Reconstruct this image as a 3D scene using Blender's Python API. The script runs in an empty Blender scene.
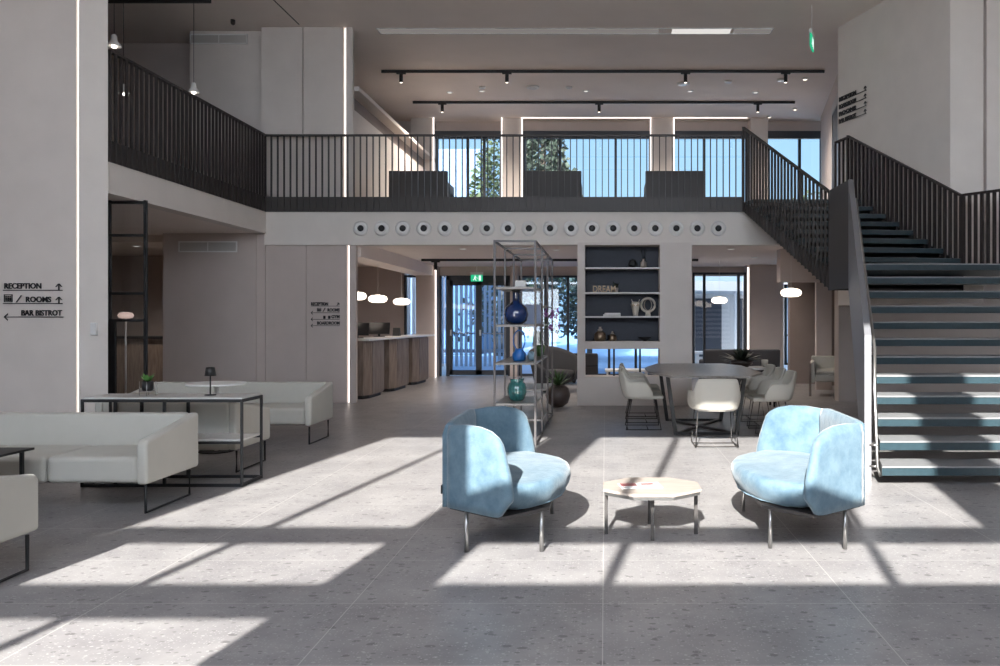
import bpy, bmesh, math, random
from mathutils import Vector, Matrix
random.seed(7)
S = bpy.context.scene
C = S.collection
PI = math.pi

# ------------------------------------------------------------------ camera, sky, sun, exposure
cd = bpy.data.cameras.new('camera'); cam = bpy.data.objects.new('camera', cd); C.objects.link(cam)
cam.location = (0, 0, 1.36); cam.rotation_euler = (PI/2, 0, 0)
cd.sensor_width = 36; cd.lens = 28.8; cd.shift_x = -0.105; cd.shift_y = -0.013
cd.clip_start = 0.05; cd.clip_end = 400
S.camera = cam
S.view_settings.view_transform = 'Standard'; S.view_settings.look = 'None'
S.view_settings.gamma = 1; S.view_settings.use_curve_mapping = False
S.view_settings.exposure = 0.34
SUN_AZ, SUN_EL = 0.16, 29.2       # tangent of azimuth, degrees of elevation
w = bpy.data.worlds.new('sky'); S.world = w; w.use_nodes = True
nt = w.node_tree; nt.nodes.clear()
out = nt.nodes.new('ShaderNodeOutputWorld'); bg = nt.nodes.new('ShaderNodeBackground')
tc = nt.nodes.new('ShaderNodeTexCoord'); sp = nt.nodes.new('ShaderNodeSeparateXYZ')
nt.links.new(tc.outputs['Generated'], sp.inputs[0])
rz = nt.nodes.new('ShaderNodeValToRGB')            # horizon to zenith
rz.color_ramp.elements[0].position = 0.0; rz.color_ramp.elements[0].color = (.68, .86, .98, 1)
rz.color_ramp.elements[1].position = 0.55; rz.color_ramp.elements[1].color = (.27, .52, .88, 1)
e = rz.color_ramp.elements.new(0.12); e.color = (.45, .74, 1.0, 1)
nt.links.new(sp.outputs['Z'], rz.inputs[0])
mr = nt.nodes.new('ShaderNodeMapRange'); mr.interpolation_type = 'SMOOTHSTEP'   # the sun's side of the sky is far brighter
mr.inputs['From Min'].default_value = 0.1; mr.inputs['From Max'].default_value = -0.9
mr.inputs['To Min'].default_value = 0.0; mr.inputs['To Max'].default_value = 1.0
nt.links.new(sp.outputs['Y'], mr.inputs['Value'])
mx = nt.nodes.new('ShaderNodeMix'); mx.data_type = 'RGBA'
nt.links.new(mr.outputs[0], mx.inputs['Factor']); nt.links.new(rz.outputs[0], mx.inputs['A'])
mx.inputs['B'].default_value = (7.2, 7.9, 8.8, 1)
nt.links.new(mx.outputs['Result'], bg.inputs[0]); bg.inputs[1].default_value = 1.0
nt.links.new(bg.outputs[0], out.inputs[0])
sd = bpy.data.lights.new('sun', 'SUN'); sun = bpy.data.objects.new('sun', sd); C.objects.link(sun)
sd.energy = 17.8; sd.angle = math.radians(0.5); sd.color = (1, .955, .865)
_d = Vector((SUN_AZ, 1, -math.tan(math.radians(SUN_EL))*math.hypot(1, SUN_AZ)))
sun.rotation_euler = _d.to_track_quat('-Z', 'Y').to_euler(); sun.location = (-2, -12, 9)
S.cycles.max_bounces = 10; S.cycles.diffuse_bounces = 6; S.cycles.glossy_bounces = 4
S.cycles.transmission_bounces = 6; S.cycles.transparent_max_bounces = 12
S.cycles.sample_clamp_indirect = 6; S.cycles.caustics_reflective = False; S.cycles.caustics_refractive = False

# ------------------------------------------------------------------ materials
def mat(name, col, rough=.6, metal=0, noise=0, nscale=20, bump=0, bscale=60, sheen=0, spec=.5, coat=0, emis=None, estr=0, trans=0):
    m = bpy.data.materials.new(name); m.use_nodes = True
    n = m.node_tree; b = n.nodes['Principled BSDF']
    b.inputs['Base Color'].default_value = (*col, 1); b.inputs['Roughness'].default_value = rough
    b.inputs['Metallic'].default_value = metal; b.inputs['Specular IOR Level'].default_value = spec
    if sheen: b.inputs['Sheen Weight'].default_value = sheen; b.inputs['Sheen Roughness'].default_value = .4
    if coat: b.inputs['Coat Weight'].default_value = coat
    if trans: b.inputs['Transmission Weight'].default_value = trans
    if emis: b.inputs['Emission Color'].default_value = (*emis, 1); b.inputs['Emission Strength'].default_value = estr
    t = n.nodes.new('ShaderNodeTexCoord')
    if noise:
        x = n.nodes.new('ShaderNodeTexNoise'); x.inputs['Scale'].default_value = nscale; x.inputs['Detail'].default_value = 5
        n.links.new(t.outputs['Object'], x.inputs['Vector'])
        r = n.nodes.new('ShaderNodeMapRange'); r.inputs['From Min'].default_value = .3; r.inputs['From Max'].default_value = .7
        r.inputs['To Min'].default_value = 1-noise; r.inputs['To Max'].default_value = 1+noise
        n.links.new(x.outputs[0], r.inputs['Value'])
        v = n.nodes.new('ShaderNodeVectorMath'); v.operation = 'SCALE'; v.inputs[0].default_value = col
        n.links.new(r.outputs[0], v.inputs['Scale']); n.links.new(v.outputs[0], b.inputs['Base Color'])
    if bump:
        x = n.nodes.new('ShaderNodeTexNoise'); x.inputs['Scale'].default_value = bscale; x.inputs['Detail'].default_value = 4
        n.links.new(t.outputs['Object'], x.inputs['Vector'])
        bp = n.nodes.new('ShaderNodeBump'); bp.inputs['Strength'].default_value = bump; bp.inputs['Distance'].default_value = .01
        n.links.new(x.outputs[0], bp.inputs['Height']); n.links.new(bp.outputs[0], b.inputs['Normal'])
    return m

def emat(name, col, st):
    m = bpy.data.materials.new(name); m.use_nodes = True; n = m.node_tree; n.nodes.clear()
    o = n.nodes.new('ShaderNodeOutputMaterial'); e = n.nodes.new('ShaderNodeEmission')
    e.inputs[0].default_value = (*col, 1); e.inputs[1].default_value = st; n.links.new(e.outputs[0], o.inputs[0]); return m

def floor_mat():
    m = mat('stone_floor', (.38, .37, .37), .36, spec=.45); n = m.node_tree; b = n.nodes['Principled BSDF']
    t = n.nodes.new('ShaderNodeTexCoord')
    def vor(scale, thr, wid, stretch):
        mp = n.nodes.new('ShaderNodeMapping'); mp.inputs['Scale'].default_value = stretch
        n.links.new(t.outputs['Object'], mp.inputs[0])
        wob = n.nodes.new('ShaderNodeTexNoise'); wob.inputs['Scale'].default_value = scale*1.6; n.links.new(mp.outputs[0], wob.inputs['Vector'])
        ad = n.nodes.new('ShaderNodeMix'); ad.data_type = 'VECTOR'; ad.inputs['Factor'].default_value = .12/scale*3
        n.links.new(mp.outputs[0], ad.inputs['A']); n.links.new(wob.outputs['Color'], ad.inputs['B'])
        v = n.nodes.new('ShaderNodeTexVoronoi'); v.inputs['Scale'].default_value = scale
        n.links.new(ad.outputs['Result'], v.inputs['Vector'])
        r = n.nodes.new('ShaderNodeMapRange'); r.inputs['From Min'].default_value = thr; r.inputs['From Max'].default_value = thr-wid
        n.links.new(v.outputs['Distance'], r.inputs['Value'])
        return v, r
    base = n.nodes.new('ShaderNodeTexNoise'); base.inputs['Scale'].default_value = 2.2; base.inputs['Detail'].default_value = 8; base.inputs['Roughness'].default_value = .7
    n.links.new(t.outputs['Object'], base.inputs['Vector'])
    br = n.nodes.new('ShaderNodeValToRGB'); br.color_ramp.elements[0].position = .35; br.color_ramp.elements[1].position = .68
    br.color_ramp.elements[0].color = (.212, .200, .205, 1); br.color_ramp.elements[1].color = (.318, .302, .300, 1)
    n.links.new(base.outputs[0], br.inputs[0])
    cur = br.outputs[0]
    for (sc, thr, wd, cv, keep) in ((13, .30, .06, (.10, .093, .095), .80), (24, .30, .07, (.12, .113, .115), .66), (30, .26, .06, (.44, .43, .42), .72), (60, .3, .1, (.25, .245, .25), .6), (70, .3, .1, (.47, .46, .45), .6)):
        v, r = vor(sc, thr, wd, (1, 1.5, 1))
        s = n.nodes.new('ShaderNodeSeparateColor'); n.links.new(v.outputs['Color'], s.inputs[0])
        g = n.nodes.new('ShaderNodeMath'); g.operation = 'GREATER_THAN'; g.inputs[1].default_value = keep; n.links.new(s.outputs[0], g.inputs[0])
        mu = n.nodes.new('ShaderNodeMath'); mu.operation = 'MULTIPLY'; n.links.new(g.outputs[0], mu.inputs[0]); n.links.new(r.outputs[0], mu.inputs[1])
        m2 = n.nodes.new('ShaderNodeMath'); m2.operation = 'MULTIPLY'; m2.inputs[1].default_value = .75; n.links.new(mu.outputs[0], m2.inputs[0])
        mi = n.nodes.new('ShaderNodeMix'); mi.data_type = 'RGBA'; n.links.new(m2.outputs[0], mi.inputs['Factor']); n.links.new(cur, mi.inputs['A'])
        mi.inputs['B'].default_value = (*cv, 1); cur = mi.outputs['Result']
    # tile joints
    sx = n.nodes.new('ShaderNodeSeparateXYZ'); n.links.new(t.outputs['Object'], sx.inputs[0])
    def joint(axis, pitch, off):
        a = n.nodes.new('ShaderNodeMath'); a.operation = 'ADD'; a.inputs[1].default_value = off+pitch*60; n.links.new(sx.outputs[axis], a.inputs[0])
        q = n.nodes.new('ShaderNodeMath'); q.operation = 'PINGPONG'; q.inputs[1].default_value = pitch/2; n.links.new(a.outputs[0], q.inputs[0])
        l = n.nodes.new('ShaderNodeMath'); l.operation = 'LESS_THAN'; l.inputs[1].default_value = .0022; n.links.new(q.outputs[0], l.inputs[0]); return l
    jx = joint(0, 1.2, .01); jy = joint(1, .69, -3.84+.69*10)
    mm = n.nodes.new('ShaderNodeMath'); mm.operation = 'MAXIMUM'; n.links.new(jx.outputs[0], mm.inputs[0]); n.links.new(jy.outputs[0], mm.inputs[1])
    m3 = n.nodes.new('ShaderNodeMath'); m3.operation = 'MULTIPLY'; m3.inputs[1].default_value = .6; n.links.new(mm.outputs[0], m3.inputs[0])
    mi = n.nodes.new('ShaderNodeMix'); mi.data_type = 'RGBA'; n.links.new(m3.outputs[0], mi.inputs['Factor']); n.links.new(cur, mi.inputs['A'])
    mi.inputs['B'].default_value = (.6, .58, .55, 1)
    n.links.new(mi.outputs['Result'], b.inputs['Base Color']); return m

def wood_mat(name, c1, c2, scale=(14, 14, 1.2), rough=.5):
    m = mat(name, c1, rough); n = m.node_tree; b = n.nodes['Principled BSDF']
    t = n.nodes.new('ShaderNodeTexCoord'); mp = n.nodes.new('ShaderNodeMapping'); mp.inputs['Scale'].default_value = scale
    n.links.new(t.outputs['Object'], mp.inputs[0])
    x = n.nodes.new('ShaderNodeTexNoise'); x.inputs['Scale'].default_value = 3; x.inputs['Detail'].default_value = 6
    n.links.new(mp.outputs[0], x.inputs['Vector'])
    r = n.nodes.new('ShaderNodeValToRGB'); r.color_ramp.elements[0].position = .35; r.color_ramp.elements[1].position = .65
    r.color_ramp.elements[0].color = (*c1, 1); r.color_ramp.elements[1].color = (*c2, 1)
    n.links.new(x.outputs[0], r.inputs[0]); n.links.new(r.outputs[0], b.inputs['Base Color']); return m

def velvet_mat():
    m = mat('blue_velvet', (.25, .50, .68), .75, sheen=.25, spec=.2); n = m.node_tree; b = n.nodes['Principled BSDF']
    t = n.nodes.new('ShaderNodeTexCoord'); x = n.nodes.new('ShaderNodeTexNoise'); x.inputs['Scale'].default_value = 9; x.inputs['Detail'].default_value = 6; x.inputs['Roughness'].default_value = .65
    n.links.new(t.outputs['Object'], x.inputs['Vector'])
    r = n.nodes.new('ShaderNodeValToRGB'); r.color_ramp.elements[0].position = .3; r.color_ramp.elements[1].position = .66
    r.color_ramp.elements[0].color = (.074, .130, .182, 1); r.color_ramp.elements[1].color = (.136, .204, .250, 1)
    n.links.new(x.outputs[0], r.inputs[0]); n.links.new(r.outputs[0], b.inputs['Base Color'])
    bp = n.nodes.new('ShaderNodeBump'); bp.inputs['Strength'].default_value = .35; bp.inputs['Distance'].default_value = .02
    n.links.new(x.outputs[0], bp.inputs['Height']); n.links.new(bp.outputs[0], b.inputs['Normal']); return m

def pane_mat(name, tint=(.93, .96, 1), refl=.10):
    m = bpy.data.materials.new(name); m.use_nodes = True; n = m.node_tree; n.nodes.clear()
    o = n.nodes.new('ShaderNodeOutputMaterial'); tr = n.nodes.new('ShaderNodeBsdfTransparent'); tr.inputs[0].default_value = (*tint, 1)
    g = n.nodes.new('ShaderNodeBsdfGlossy'); g.inputs['Roughness'].default_value = .02
    mi = n.nodes.new('ShaderNodeMixShader'); mi.inputs[0].default_value = refl
    n.links.new(tr.outputs[0], mi.inputs[1]); n.links.new(g.outputs[0], mi.inputs[2]); n.links.new(mi.outputs[0], o.inputs[0]); return m

M = {
 'floor': floor_mat(),
 'wall': mat('plaster_wall', (.68, .618, .575), .8, noise=.03, nscale=3, bump=.05, bscale=90),
 'wallw': mat('pale_plaster', (.745, .69, .64), .8, noise=.03, nscale=3, bump=.05, bscale=90),
 'wallm': mat('mauve_plaster', (.55, .472, .435), .8, noise=.03, nscale=3),
 'wallbrown': mat('brown_panel', (.27, .215, .195), .7, noise=.05, nscale=3),
 'ceil': mat('ceiling_paint', (.86, .775, .715), .85, noise=.02, nscale=2),
 'black': mat('black_metal', (.012, .012, .013), .55),
 'dark': mat('dark_metal', (.060, .054, .052), .5, metal=.3),
 'rail': mat('bronze_metal', (.045, .036, .034), .5, metal=.3),
 'grey': mat('grey_metal', (.20, .20, .215), .45, metal=.3),
 'steel': mat('brushed_steel', (.38, .37, .36), .3, metal=.9),
 'rackm': mat('rack_metal', (.11, .10, .10), .5, metal=.4),
 'frame': mat('dark_window_frame', (.03, .035, .045), .5),
 'tread': mat('navy_tread', (.022, .042, .052), .3, noise=.1, nscale=30),
 'treadtop': mat('grey_tread', (.20, .20, .205), .5, noise=.06, nscale=30),
 'sofa': mat('cream_upholstery', (.47, .455, .41), .9, bump=.12, bscale=300, sheen=.1, noise=.02, nscale=8),
 'chairw': mat('offwhite_upholstery', (.50, .475, .42), .8, bump=.08, bscale=200),
 'chairpad': mat('grey_upholstery', (.33, .33, .32), .9, bump=.1, bscale=200),
 'velvet': velvet_mat(),
 'pipe': mat('pale_blue_piping', (.20, .30, .37), .7),
 'tabletop': wood_mat('pale_oak', (.33, .275, .24), (.40, .345, .305), (1.5, 16, 16)),
 'walnut': wood_mat('grey_walnut', (.14, .105, .085), (.23, .18, .15)),
 'greytop': wood_mat('grey_oak', (.21, .19, .175), (.27, .25, .23), (12, 1.2, 12), .3),
 'white': mat('white_paint', (.78, .77, .75), .5),
 'stonetop': mat('light_stone', (.62, .60, .58), .3, noise=.05),
 'wallshade': mat('taupe_plaster', (.38, .325, .295), .8, noise=.03, nscale=3),  # plaster colour darkened to stand for shade behind the stair
 'navy': mat('navy_back_panel', (.045, .05, .065), .7, noise=.05),
 'ink': mat('sign_black', (.006, .006, .008), .5),
 'led': emat('led_line', (1, .90, .85), 2.0),
 'lampglow': emat('lamp_glow', (1, .86, .74), 2.4),
 'bulb': emat('bulb_glow', (1, .9, .8), 5),
 'linear': emat('linear_light', (1, .96, .92), .62),  # glow shared by the imitated sun glints and the downlight lenses
 'linear2': emat('dim_linear_light', (1, .93, .88), .17),  # weak glow for the fainter imitated sun glints
 'glass': pane_mat('window_glass'),
 'glassblue': pane_mat('blue_glass', (.50, .72, 1.0), .10),
 'clear': pane_mat('clear_glass', (.85, .88, .9), .12),
 'cobalt': mat('cobalt_glass', (.008, .03, .12), .08, coat=1),
 'cobalt2': mat('cobalt_ceramic', (.02, .14, .45), .3),
 'teal': mat('teal_glass', (.03, .16, .155), .12, coat=1),
  'bluewall': mat('blue_grey_facade', (.07, .13, .22), .6, noise=.1),
 'palebox': mat('pale_blue_card', (.40, .50, .72), .6),
 'plant': mat('leaf_green', (.06, .13, .045), .6, noise=.3, nscale=30),
 'plantdark': mat('dark_leaf', (.025, .035, .022), .6, noise=.3, nscale=30),
 'orchid': mat('orchid_purple', (.34, .14, .42), .6),
 'tree': mat('tree_leaf', (.035, .055, .02), .7, noise=.4, nscale=4),
 'conifer': mat('conifer_needles', (.035, .05, .035), .7, noise=.4, nscale=4),
 'bark': mat('bark', (.10, .075, .055), .9),
 'pot': mat('brown_ceramic', (.07, .05, .045), .45, noise=.15, nscale=15),
 'gold': mat('smoked_brass', (.22, .16, .11), .3, metal=.7),
 'taupe': mat('taupe_ceramic', (.36, .31, .27), .7),
 'charcoal': mat('charcoal_fabric', (.045, .045, .05), .9, bump=.1, bscale=200),
 'terrace': mat('terrace_paving', (.30, .38, .48), .6, noise=.12, nscale=2),
 'paving': mat('forecourt_paving', (.5, .49, .47), .8, noise=.08, nscale=2),
 'facade': mat('render_facade', (.62, .60, .58), .8, noise=.04),
 'green': emat('exit_green', (.02, .42, .20), 1.0),
 'exitwhite': emat('exit_white', (.85, 1, .95), .9),
 'screen': mat('black_screen', (.01, .01, .012), .2),
 'grille': mat('vent_grille', (.52, .49, .46), .6),
 'paper': mat('magazine_paper', (.72, .70, .68), .5, noise=.1, nscale=40),
 'paperred': mat('magazine_cover', (.28, .10, .10), .5, noise=.3, nscale=40),
 'bone': mat('bone_ceramic', (.55, .50, .43), .7),
 'fence': mat('slatted_timber', (.30, .32, .36), .7),
}

# ------------------------------------------------------------------ mesh helpers
class MB:
    def __init__(s): s.b = bmesh.new(); s.mi = 0; s.mats = []
    def _f(s, vs, quads, smooth=False):
        bv = [s.b.verts.new(v) for v in vs]
        for q in quads:
            try: f = s.b.faces.new([bv[i] for i in q]); f.material_index = s.mi; f.smooth = smooth
            except ValueError: pass
        return bv
    def box(s, x0, x1, y0, y1, z0, z1):
        v = [(x, y, z) for z in (z0, z1) for y in (y0, y1) for x in (x0, x1)]
        s._f(v, [(0, 2, 3, 1), (4, 5, 7, 6), (0, 1, 5, 4), (2, 6, 7, 3), (0, 4, 6, 2), (1, 3, 7, 5)]); return s
    def hexa(s, bot, top):   # two quads of points, same order
        s._f(list(bot)+list(top), [(3, 2, 1, 0), (4, 5, 6, 7), (0, 1, 5, 4), (1, 2, 6, 5), (2, 3, 7, 6), (3, 0, 4, 7)]); return s
    def prism(s, poly, z0, z1, axis='z', smooth=False):
        n = len(poly)
        def mk(p, h): return {'z': (p[0], p[1], h), 'x': (h, p[0], p[1]), 'y': (p[0], h, p[1])}[axis]
        v = [mk(p, z0) for p in poly]+[mk(p, z1) for p in poly]
        s._f(v, [tuple(range(n))[::-1], tuple(range(n, 2*n))]+[(i, (i+1) % n, n+(i+1) % n, n+i) for i in range(n)], smooth); return s
    def tube(s, pts, r, n=8, closed=False):
        pts = [Vector(p) for p in pts]; rings = []; N = len(pts)
        for i, p in enumerate(pts):
            a = pts[(i-1) % N] if (closed or i > 0) else p; c = pts[(i+1) % N] if (closed or i < N-1) else p
            d1 = (p-a).normalized() if (p-a).length else None; d2 = (c-p).normalized() if (c-p).length else None
            d = ((d1 or d2)+(d2 or d1)).normalized()
            cs = 1.0
            if d1 and d2: cs = max(.5, d.dot(d2))
            u = d.cross(Vector((0, 0, 1)))
            if u.length < .05: u = d.cross(Vector((0, 1, 0)))
            u.normalize(); v = d.cross(u).normalized()
            rr = r[i] if isinstance(r, (list, tuple)) else r
            rings.append([s.b.verts.new(p+(u*math.cos(2*PI*k/n)+v*math.sin(2*PI*k/n))*rr/(cs if n == 4 else 1)) for k in range(n)])
        L = N if closed else N-1
        for i in range(L):
            A, B = rings[i], rings[(i+1) % N]
            for k in range(n):
                f = s.b.faces.new((A[k], A[(k+1) % n], B[(k+1) % n], B[k])); f.smooth = n > 4; f.material_index = s.mi
        if not closed:
            for R, rev in ((rings[0], 0), (rings[-1], 1)):
                f = s.b.faces.new(R if rev else R[::-1]); f.material_index = s.mi
        return s
    def lathe(s, prof, n=24, c=(0, 0, 0), axis='z', ribs=0, ribamp=0, smooth=True):
        rings = []
        for (r, z) in prof:
            ring = []
            for k in range(n):
                a = 2*PI*k/n; q = r*(1+ribamp*math.cos(ribs*a)) if ribs else r
                p = (q*math.cos(a), q*math.sin(a), z)
                if axis == 'y': p = (p[0], p[2], p[1])
                if axis == 'x': p = (p[2], p[0], p[1])
                ring.append(s.b.verts.new((p[0]+c[0], p[1]+c[1], p[2]+c[2])))
            rings.append(ring)
        for A, B in zip(rings, rings[1:]):
            for k in range(n):
                f = s.b.faces.new((A[k], A[(k+1) % n], B[(k+1) % n], B[k])); f.smooth = smooth; f.material_index = s.mi
        for R in (rings[0], rings[-1]):
            f = s.b.faces.new(R); f.material_index = s.mi
        return s
    def cyl(s, x, y, z0, z1, r, n=16, r2=None): return s.lathe([(r, z0), (r if r2 is None else r2, z1)], n, (x, y, 0))
    def leaf(s, base, tip, wdt, droop=0):
        a = Vector(base); t = Vector(tip); d = t-a; side = d.cross(Vector((0, 0, 1)))
        if side.length < 1e-4: side = Vector((1, 0, 0))
        side.normalize(); side *= wdt/2; pts = []
        for q, ww in ((0, .4), (.35, 1), (.7, .8), (1, .05)):
            p = a+d*q+Vector((0, 0, -droop*q*q)); pts += [p-side*ww, p+side*ww]
        s._f(pts, [(0, 1, 3, 2), (2, 3, 5, 4), (4, 5, 7, 6)], True); return s
    def build(s, name, m, parent=None, bevel=0, seg=2, sub=0, solid=0, smooth=False, loc=None, **props):
        bmesh.ops.remove_doubles(s.b, verts=s.b.verts, dist=1e-6)
        bmesh.ops.recalc_face_normals(s.b, faces=s.b.faces)
        me = bpy.data.meshes.new(name); s.b.to_mesh(me); s.b.free()
        for mm in (m if isinstance(m, (list, tuple)) else [m]): me.materials.append(mm)
        if smooth:
            for p in me.polygons: p.use_smooth = True
        o = bpy.data.objects.new(name, me); C.objects.link(o)
        if parent: o.parent = parent
        if loc: o.location = loc
        if solid: q = o.modifiers.new('thick', 'SOLIDIFY'); q.thickness = solid; q.offset = 0
        if bevel:
            q = o.modifiers.new('bev', 'BEVEL'); q.width = bevel; q.segments = seg; q.limit_method = 'ANGLE'; q.angle_limit = .6
        if sub: q = o.modifiers.new('sub', 'SUBSURF'); q.levels = sub; q.render_levels = sub
        for k, v in props.items(): o[k] = v
        return o

def thing(name, label, cat, loc=(0, 0, 0), rz=0, group=None):
    o = bpy.data.objects.new(name, None); C.objects.link(o); o.location = loc; o.rotation_euler = (0, 0, rz)
    o.empty_display_size = .1
    o['label'] = label; o['category'] = cat
    if group: o['group'] = group
    return o
def tag(o, label, cat, group=None, kind=None):
    o['label'] = label; o['category'] = cat
    if group: o['group'] = group
    if kind: o['kind'] = kind
    return o
def struct(name, mb, m, parent=None, **k):
    o = mb.build(name, m, parent, **k)
    if not parent: o['kind'] = 'structure'
    return o
def dup(root, loc, rz, label, group=None):
    r = root.copy(); C.objects.link(r); r.location = loc; r.rotation_euler = (0, 0, rz); r['label'] = label
    if group: r['group'] = group
    for ch in list(root.children):
        c = ch.copy(); C.objects.link(c); c.parent = r
        for g in list(ch.children):
            d = g.copy(); C.objects.link(d); d.parent = c
    return r
def text_mb(mb, txt, x, z, size, y, align='LEFT', depth=.008, width=None, bold=.0):
    """letters standing in the XZ plane facing -Y, baseline at z"""
    cu = bpy.data.curves.new('tmp', 'FONT'); cu.body = txt; cu.size = size; cu.extrude = depth/2; cu.offset = bold; cu.align_x = align; cu.resolution_u = 3
    o = bpy.data.objects.new('tmp', cu); C.objects.link(o)
    dg = bpy.context.evaluated_depsgraph_get(); me = bpy.data.meshes.new_from_object(o.evaluated_get(dg))
    xs = [v.co.x for v in me.vertices]; k = 1
    if width and xs: k = width/(max(xs)-min(xs))
    base = len(mb.b.verts); vs = [mb.b.verts.new((x+v.co.x*k, y-v.co.z, z+v.co.y)) for v in me.vertices]
    for p in me.polygons:
        try: mb.b.faces.new([vs[i] for i in p.vertices])
        except ValueError: pass
    bpy.data.objects.remove(o); bpy.data.curves.remove(cu); bpy.data.meshes.remove(me)

# ------------------------------------------------------------------ heights and planes of the place
CZ = 6.20      # upper ceiling
SB = 2.59      # underside of mezzanine band
ST = 3.13      # top of white band
MF = 3.27      # mezzanine floor
FY = 13.1      # front plane of mezzanine
BY = 19.5      # rear facade
GY = -1.5      # front facade

# ------------------------------------------------------------------ floor, ceilings, slabs
struct('floor', MB().box(-12, 7.5, GY, BY+.1, -.2, 0), M['floor'])
struct('ceiling', MB().box(-12, 7.5, GY-.2, BY+.3, CZ, CZ+.25), M['ceil'])
struct('ceiling_lower', MB().box(-4.09, 7.5, FY+.25, BY, 2.66, 2.9).box(-12, -4.09, FY+.25, BY, 2.66, 2.9), M['ceil'])
struct('floor_mezzanine', MB().box(-12, 7.5, FY+.02, BY, 2.9, MF).box(-12, -5.6, 8.95, FY+.02, 2.9, MF), M['dark'])
struct('trim_1', MB().box(-5.58, 4.3, FY, FY+.25, SB, ST), M['wallw'])                     # white band with the air nozzles
struct('trim_2', MB().box(-5.75, -5.55, 8.95, FY, 2.78, ST), M['wallw'])                    # band under the side balcony
struct('ceiling_balcony', MB().box(-12, -5.75, 8.95, FY+.25, 2.78, 2.9), M['ceil'])
struct('trim_3', MB().box(-4.55, -4.09, FY+.3, BY, 2.42, 2.66), M['ceil'])                     # bulkhead above reception
# ceiling board joints, slim grooves
g = MB().box(-5.02, -5.0, 8, FY, CZ-.004, CZ+.01); struct('trim_4', g, M['dark'])

# ------------------------------------------------------------------ walls
struct('wall_sign', MB().box(-9.5, -5.885, 8.9, 9.25, 0, CZ), M['wall'])                     # pier left of the light line
struct('wall_sign_edge', MB().prism([(-5.855, 8.9), (-5.53, 8.9), (-5.78, 9.25), (-5.855, 9.25)], 0, CZ), M['wallw'])
struct('wall_sign_core', MB().box(-5.89, -5.85, 8.95, 9.2, 0, CZ), M['wall'])
struct('wall_vent', MB().box(-7.24, -5.72, FY, FY+.3, 0, 2.78), M['wallm'])
struct('wall_vent_side', MB().box(-5.72, -5.58, FY+.03, FY+.3, 0, 2.78), M['wallm'])
struct('wall_reception', MB().box(-5.58, -4.92, FY+.06, FY+.22, 0, SB).box(-4.91, -4.245, FY+.05, FY+.22, 0, SB), M['wallm'])
struct('wall_reception_edge', MB().prism([(-4.20, FY+.05), (-4.09, FY+.05), (-4.12, FY+.22), (-4.20, FY+.22)], 0, SB), M['wallm'])
struct('wall_reception_core', MB().box(-4.25, -4.195, FY+.12, FY+.21, 0, SB), M['wall'])
# upper pier
struct('wall_upper_pier', MB().box(-5.68, -5.0, FY+.12, FY+.5, MF, CZ).box(-4.985, -4.325, FY+.12, FY+.3, MF, CZ), M['wall'])
struct('wall_upper_pier_edge', MB().prism([(-4.28, FY+.12), (-4.17, FY+.12), (-4.2, FY+.3), (-4.28, FY+.3)], MF, CZ), M['wall'])
struct('wall_upper_pier_core', MB().box(-4.33, -4.275, FY+.2, FY+.29, MF, CZ), M['wall'])
struct('wall_upper_vent', MB().box(-6.95, -5.75, FY+.3, FY+.6, MF, CZ), M['wall'])
struct('wall_upper_left', MB().box(-12, -6.9, FY+.9, FY+1.2, MF, CZ), M['wallm'])
struct('wall_upper_side', MB().box(-4.5, -4.2, FY+.3, BY, MF, 4.88).box(-4.5, -4.12, FY+.3, BY, 5.20, 5.27), M['wall'])
struct('wall_upper_recess', MB().box(-4.5, -4.34, FY+.3, BY, 4.88, 5.2), M['wallbrown'])
struct('wall_upper_far_left', MB().box(-7.2, -7.0, FY+1.3, BY, MF, CZ), M['wallm'])
struct('wall_bar', MB().box(-12, -6.3, 16.2, 16.4, 0, 2.66).box(-6.3, -6.1, 13.4, BY, 0, 2.66), M['wallm'])
struct('wall_left', MB().box(-12.2, -12, GY, BY, 0, CZ), M['wall'])
struct('wall_behind_sofas', MB().box(-9.7, -9.5, GY, 9.25, 0, CZ), M['wall'])
# rear facade, ground floor
struct('wall_rear_lower', MB()
    .box(-12, -4.88, BY, BY+.25, 0, 2.66).box(-4.50, -4.035, BY-.5, BY+.2, 0, 2.66).box(-2.28, -2.1, BY-.3, BY+.2, 0, 2.66)
    .box(-4.02, 7.5, BY, BY+.25, 2.44, 2.9), M['wallm'])
struct('wall_rear_pier', MB().box(3.40, 4.2, 18.8, 19.2, 0, 2.66), M['wallm'])
struct('wall_rear_brown', MB().box(3.95, 5.2, 17.1, 17.3, 0, 2.66), M['wallbrown'])
struct('trim_5', MB().box(3.2, 4.6, 14.6, 14.9, 2.06, 2.66), M['wallm'])                    # dropped beam
struct('wall_rear_niche', MB().box(4.12, 4.42, 15.6, 15.7, 0, 2.66), M['wallm'])
struct('wall_rear_dark', MB().box(4.42, 5.6, 16.6, 16.8, 0, 2.66), M['wallbrown'])
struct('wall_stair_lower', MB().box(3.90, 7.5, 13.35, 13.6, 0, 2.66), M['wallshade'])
# rear facade, upper floor: piers between windows
for i, (a, b) in enumerate(((-4.65, -4.12), (-2.44, -2.0), (1.12, 1.63), (3.49, 3.9))):
    struct('wall_upper_rear_pier', MB().box(a, b, BY-.35, BY+.25, MF, CZ), M['wall'])
struct('wall_upper_rear_head', MB().box(-4.65, 7.5, BY, BY+.25, 5.93, CZ).box(-12, -4.65, BY, BY+.25, MF, CZ), M['wallm'])
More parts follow.
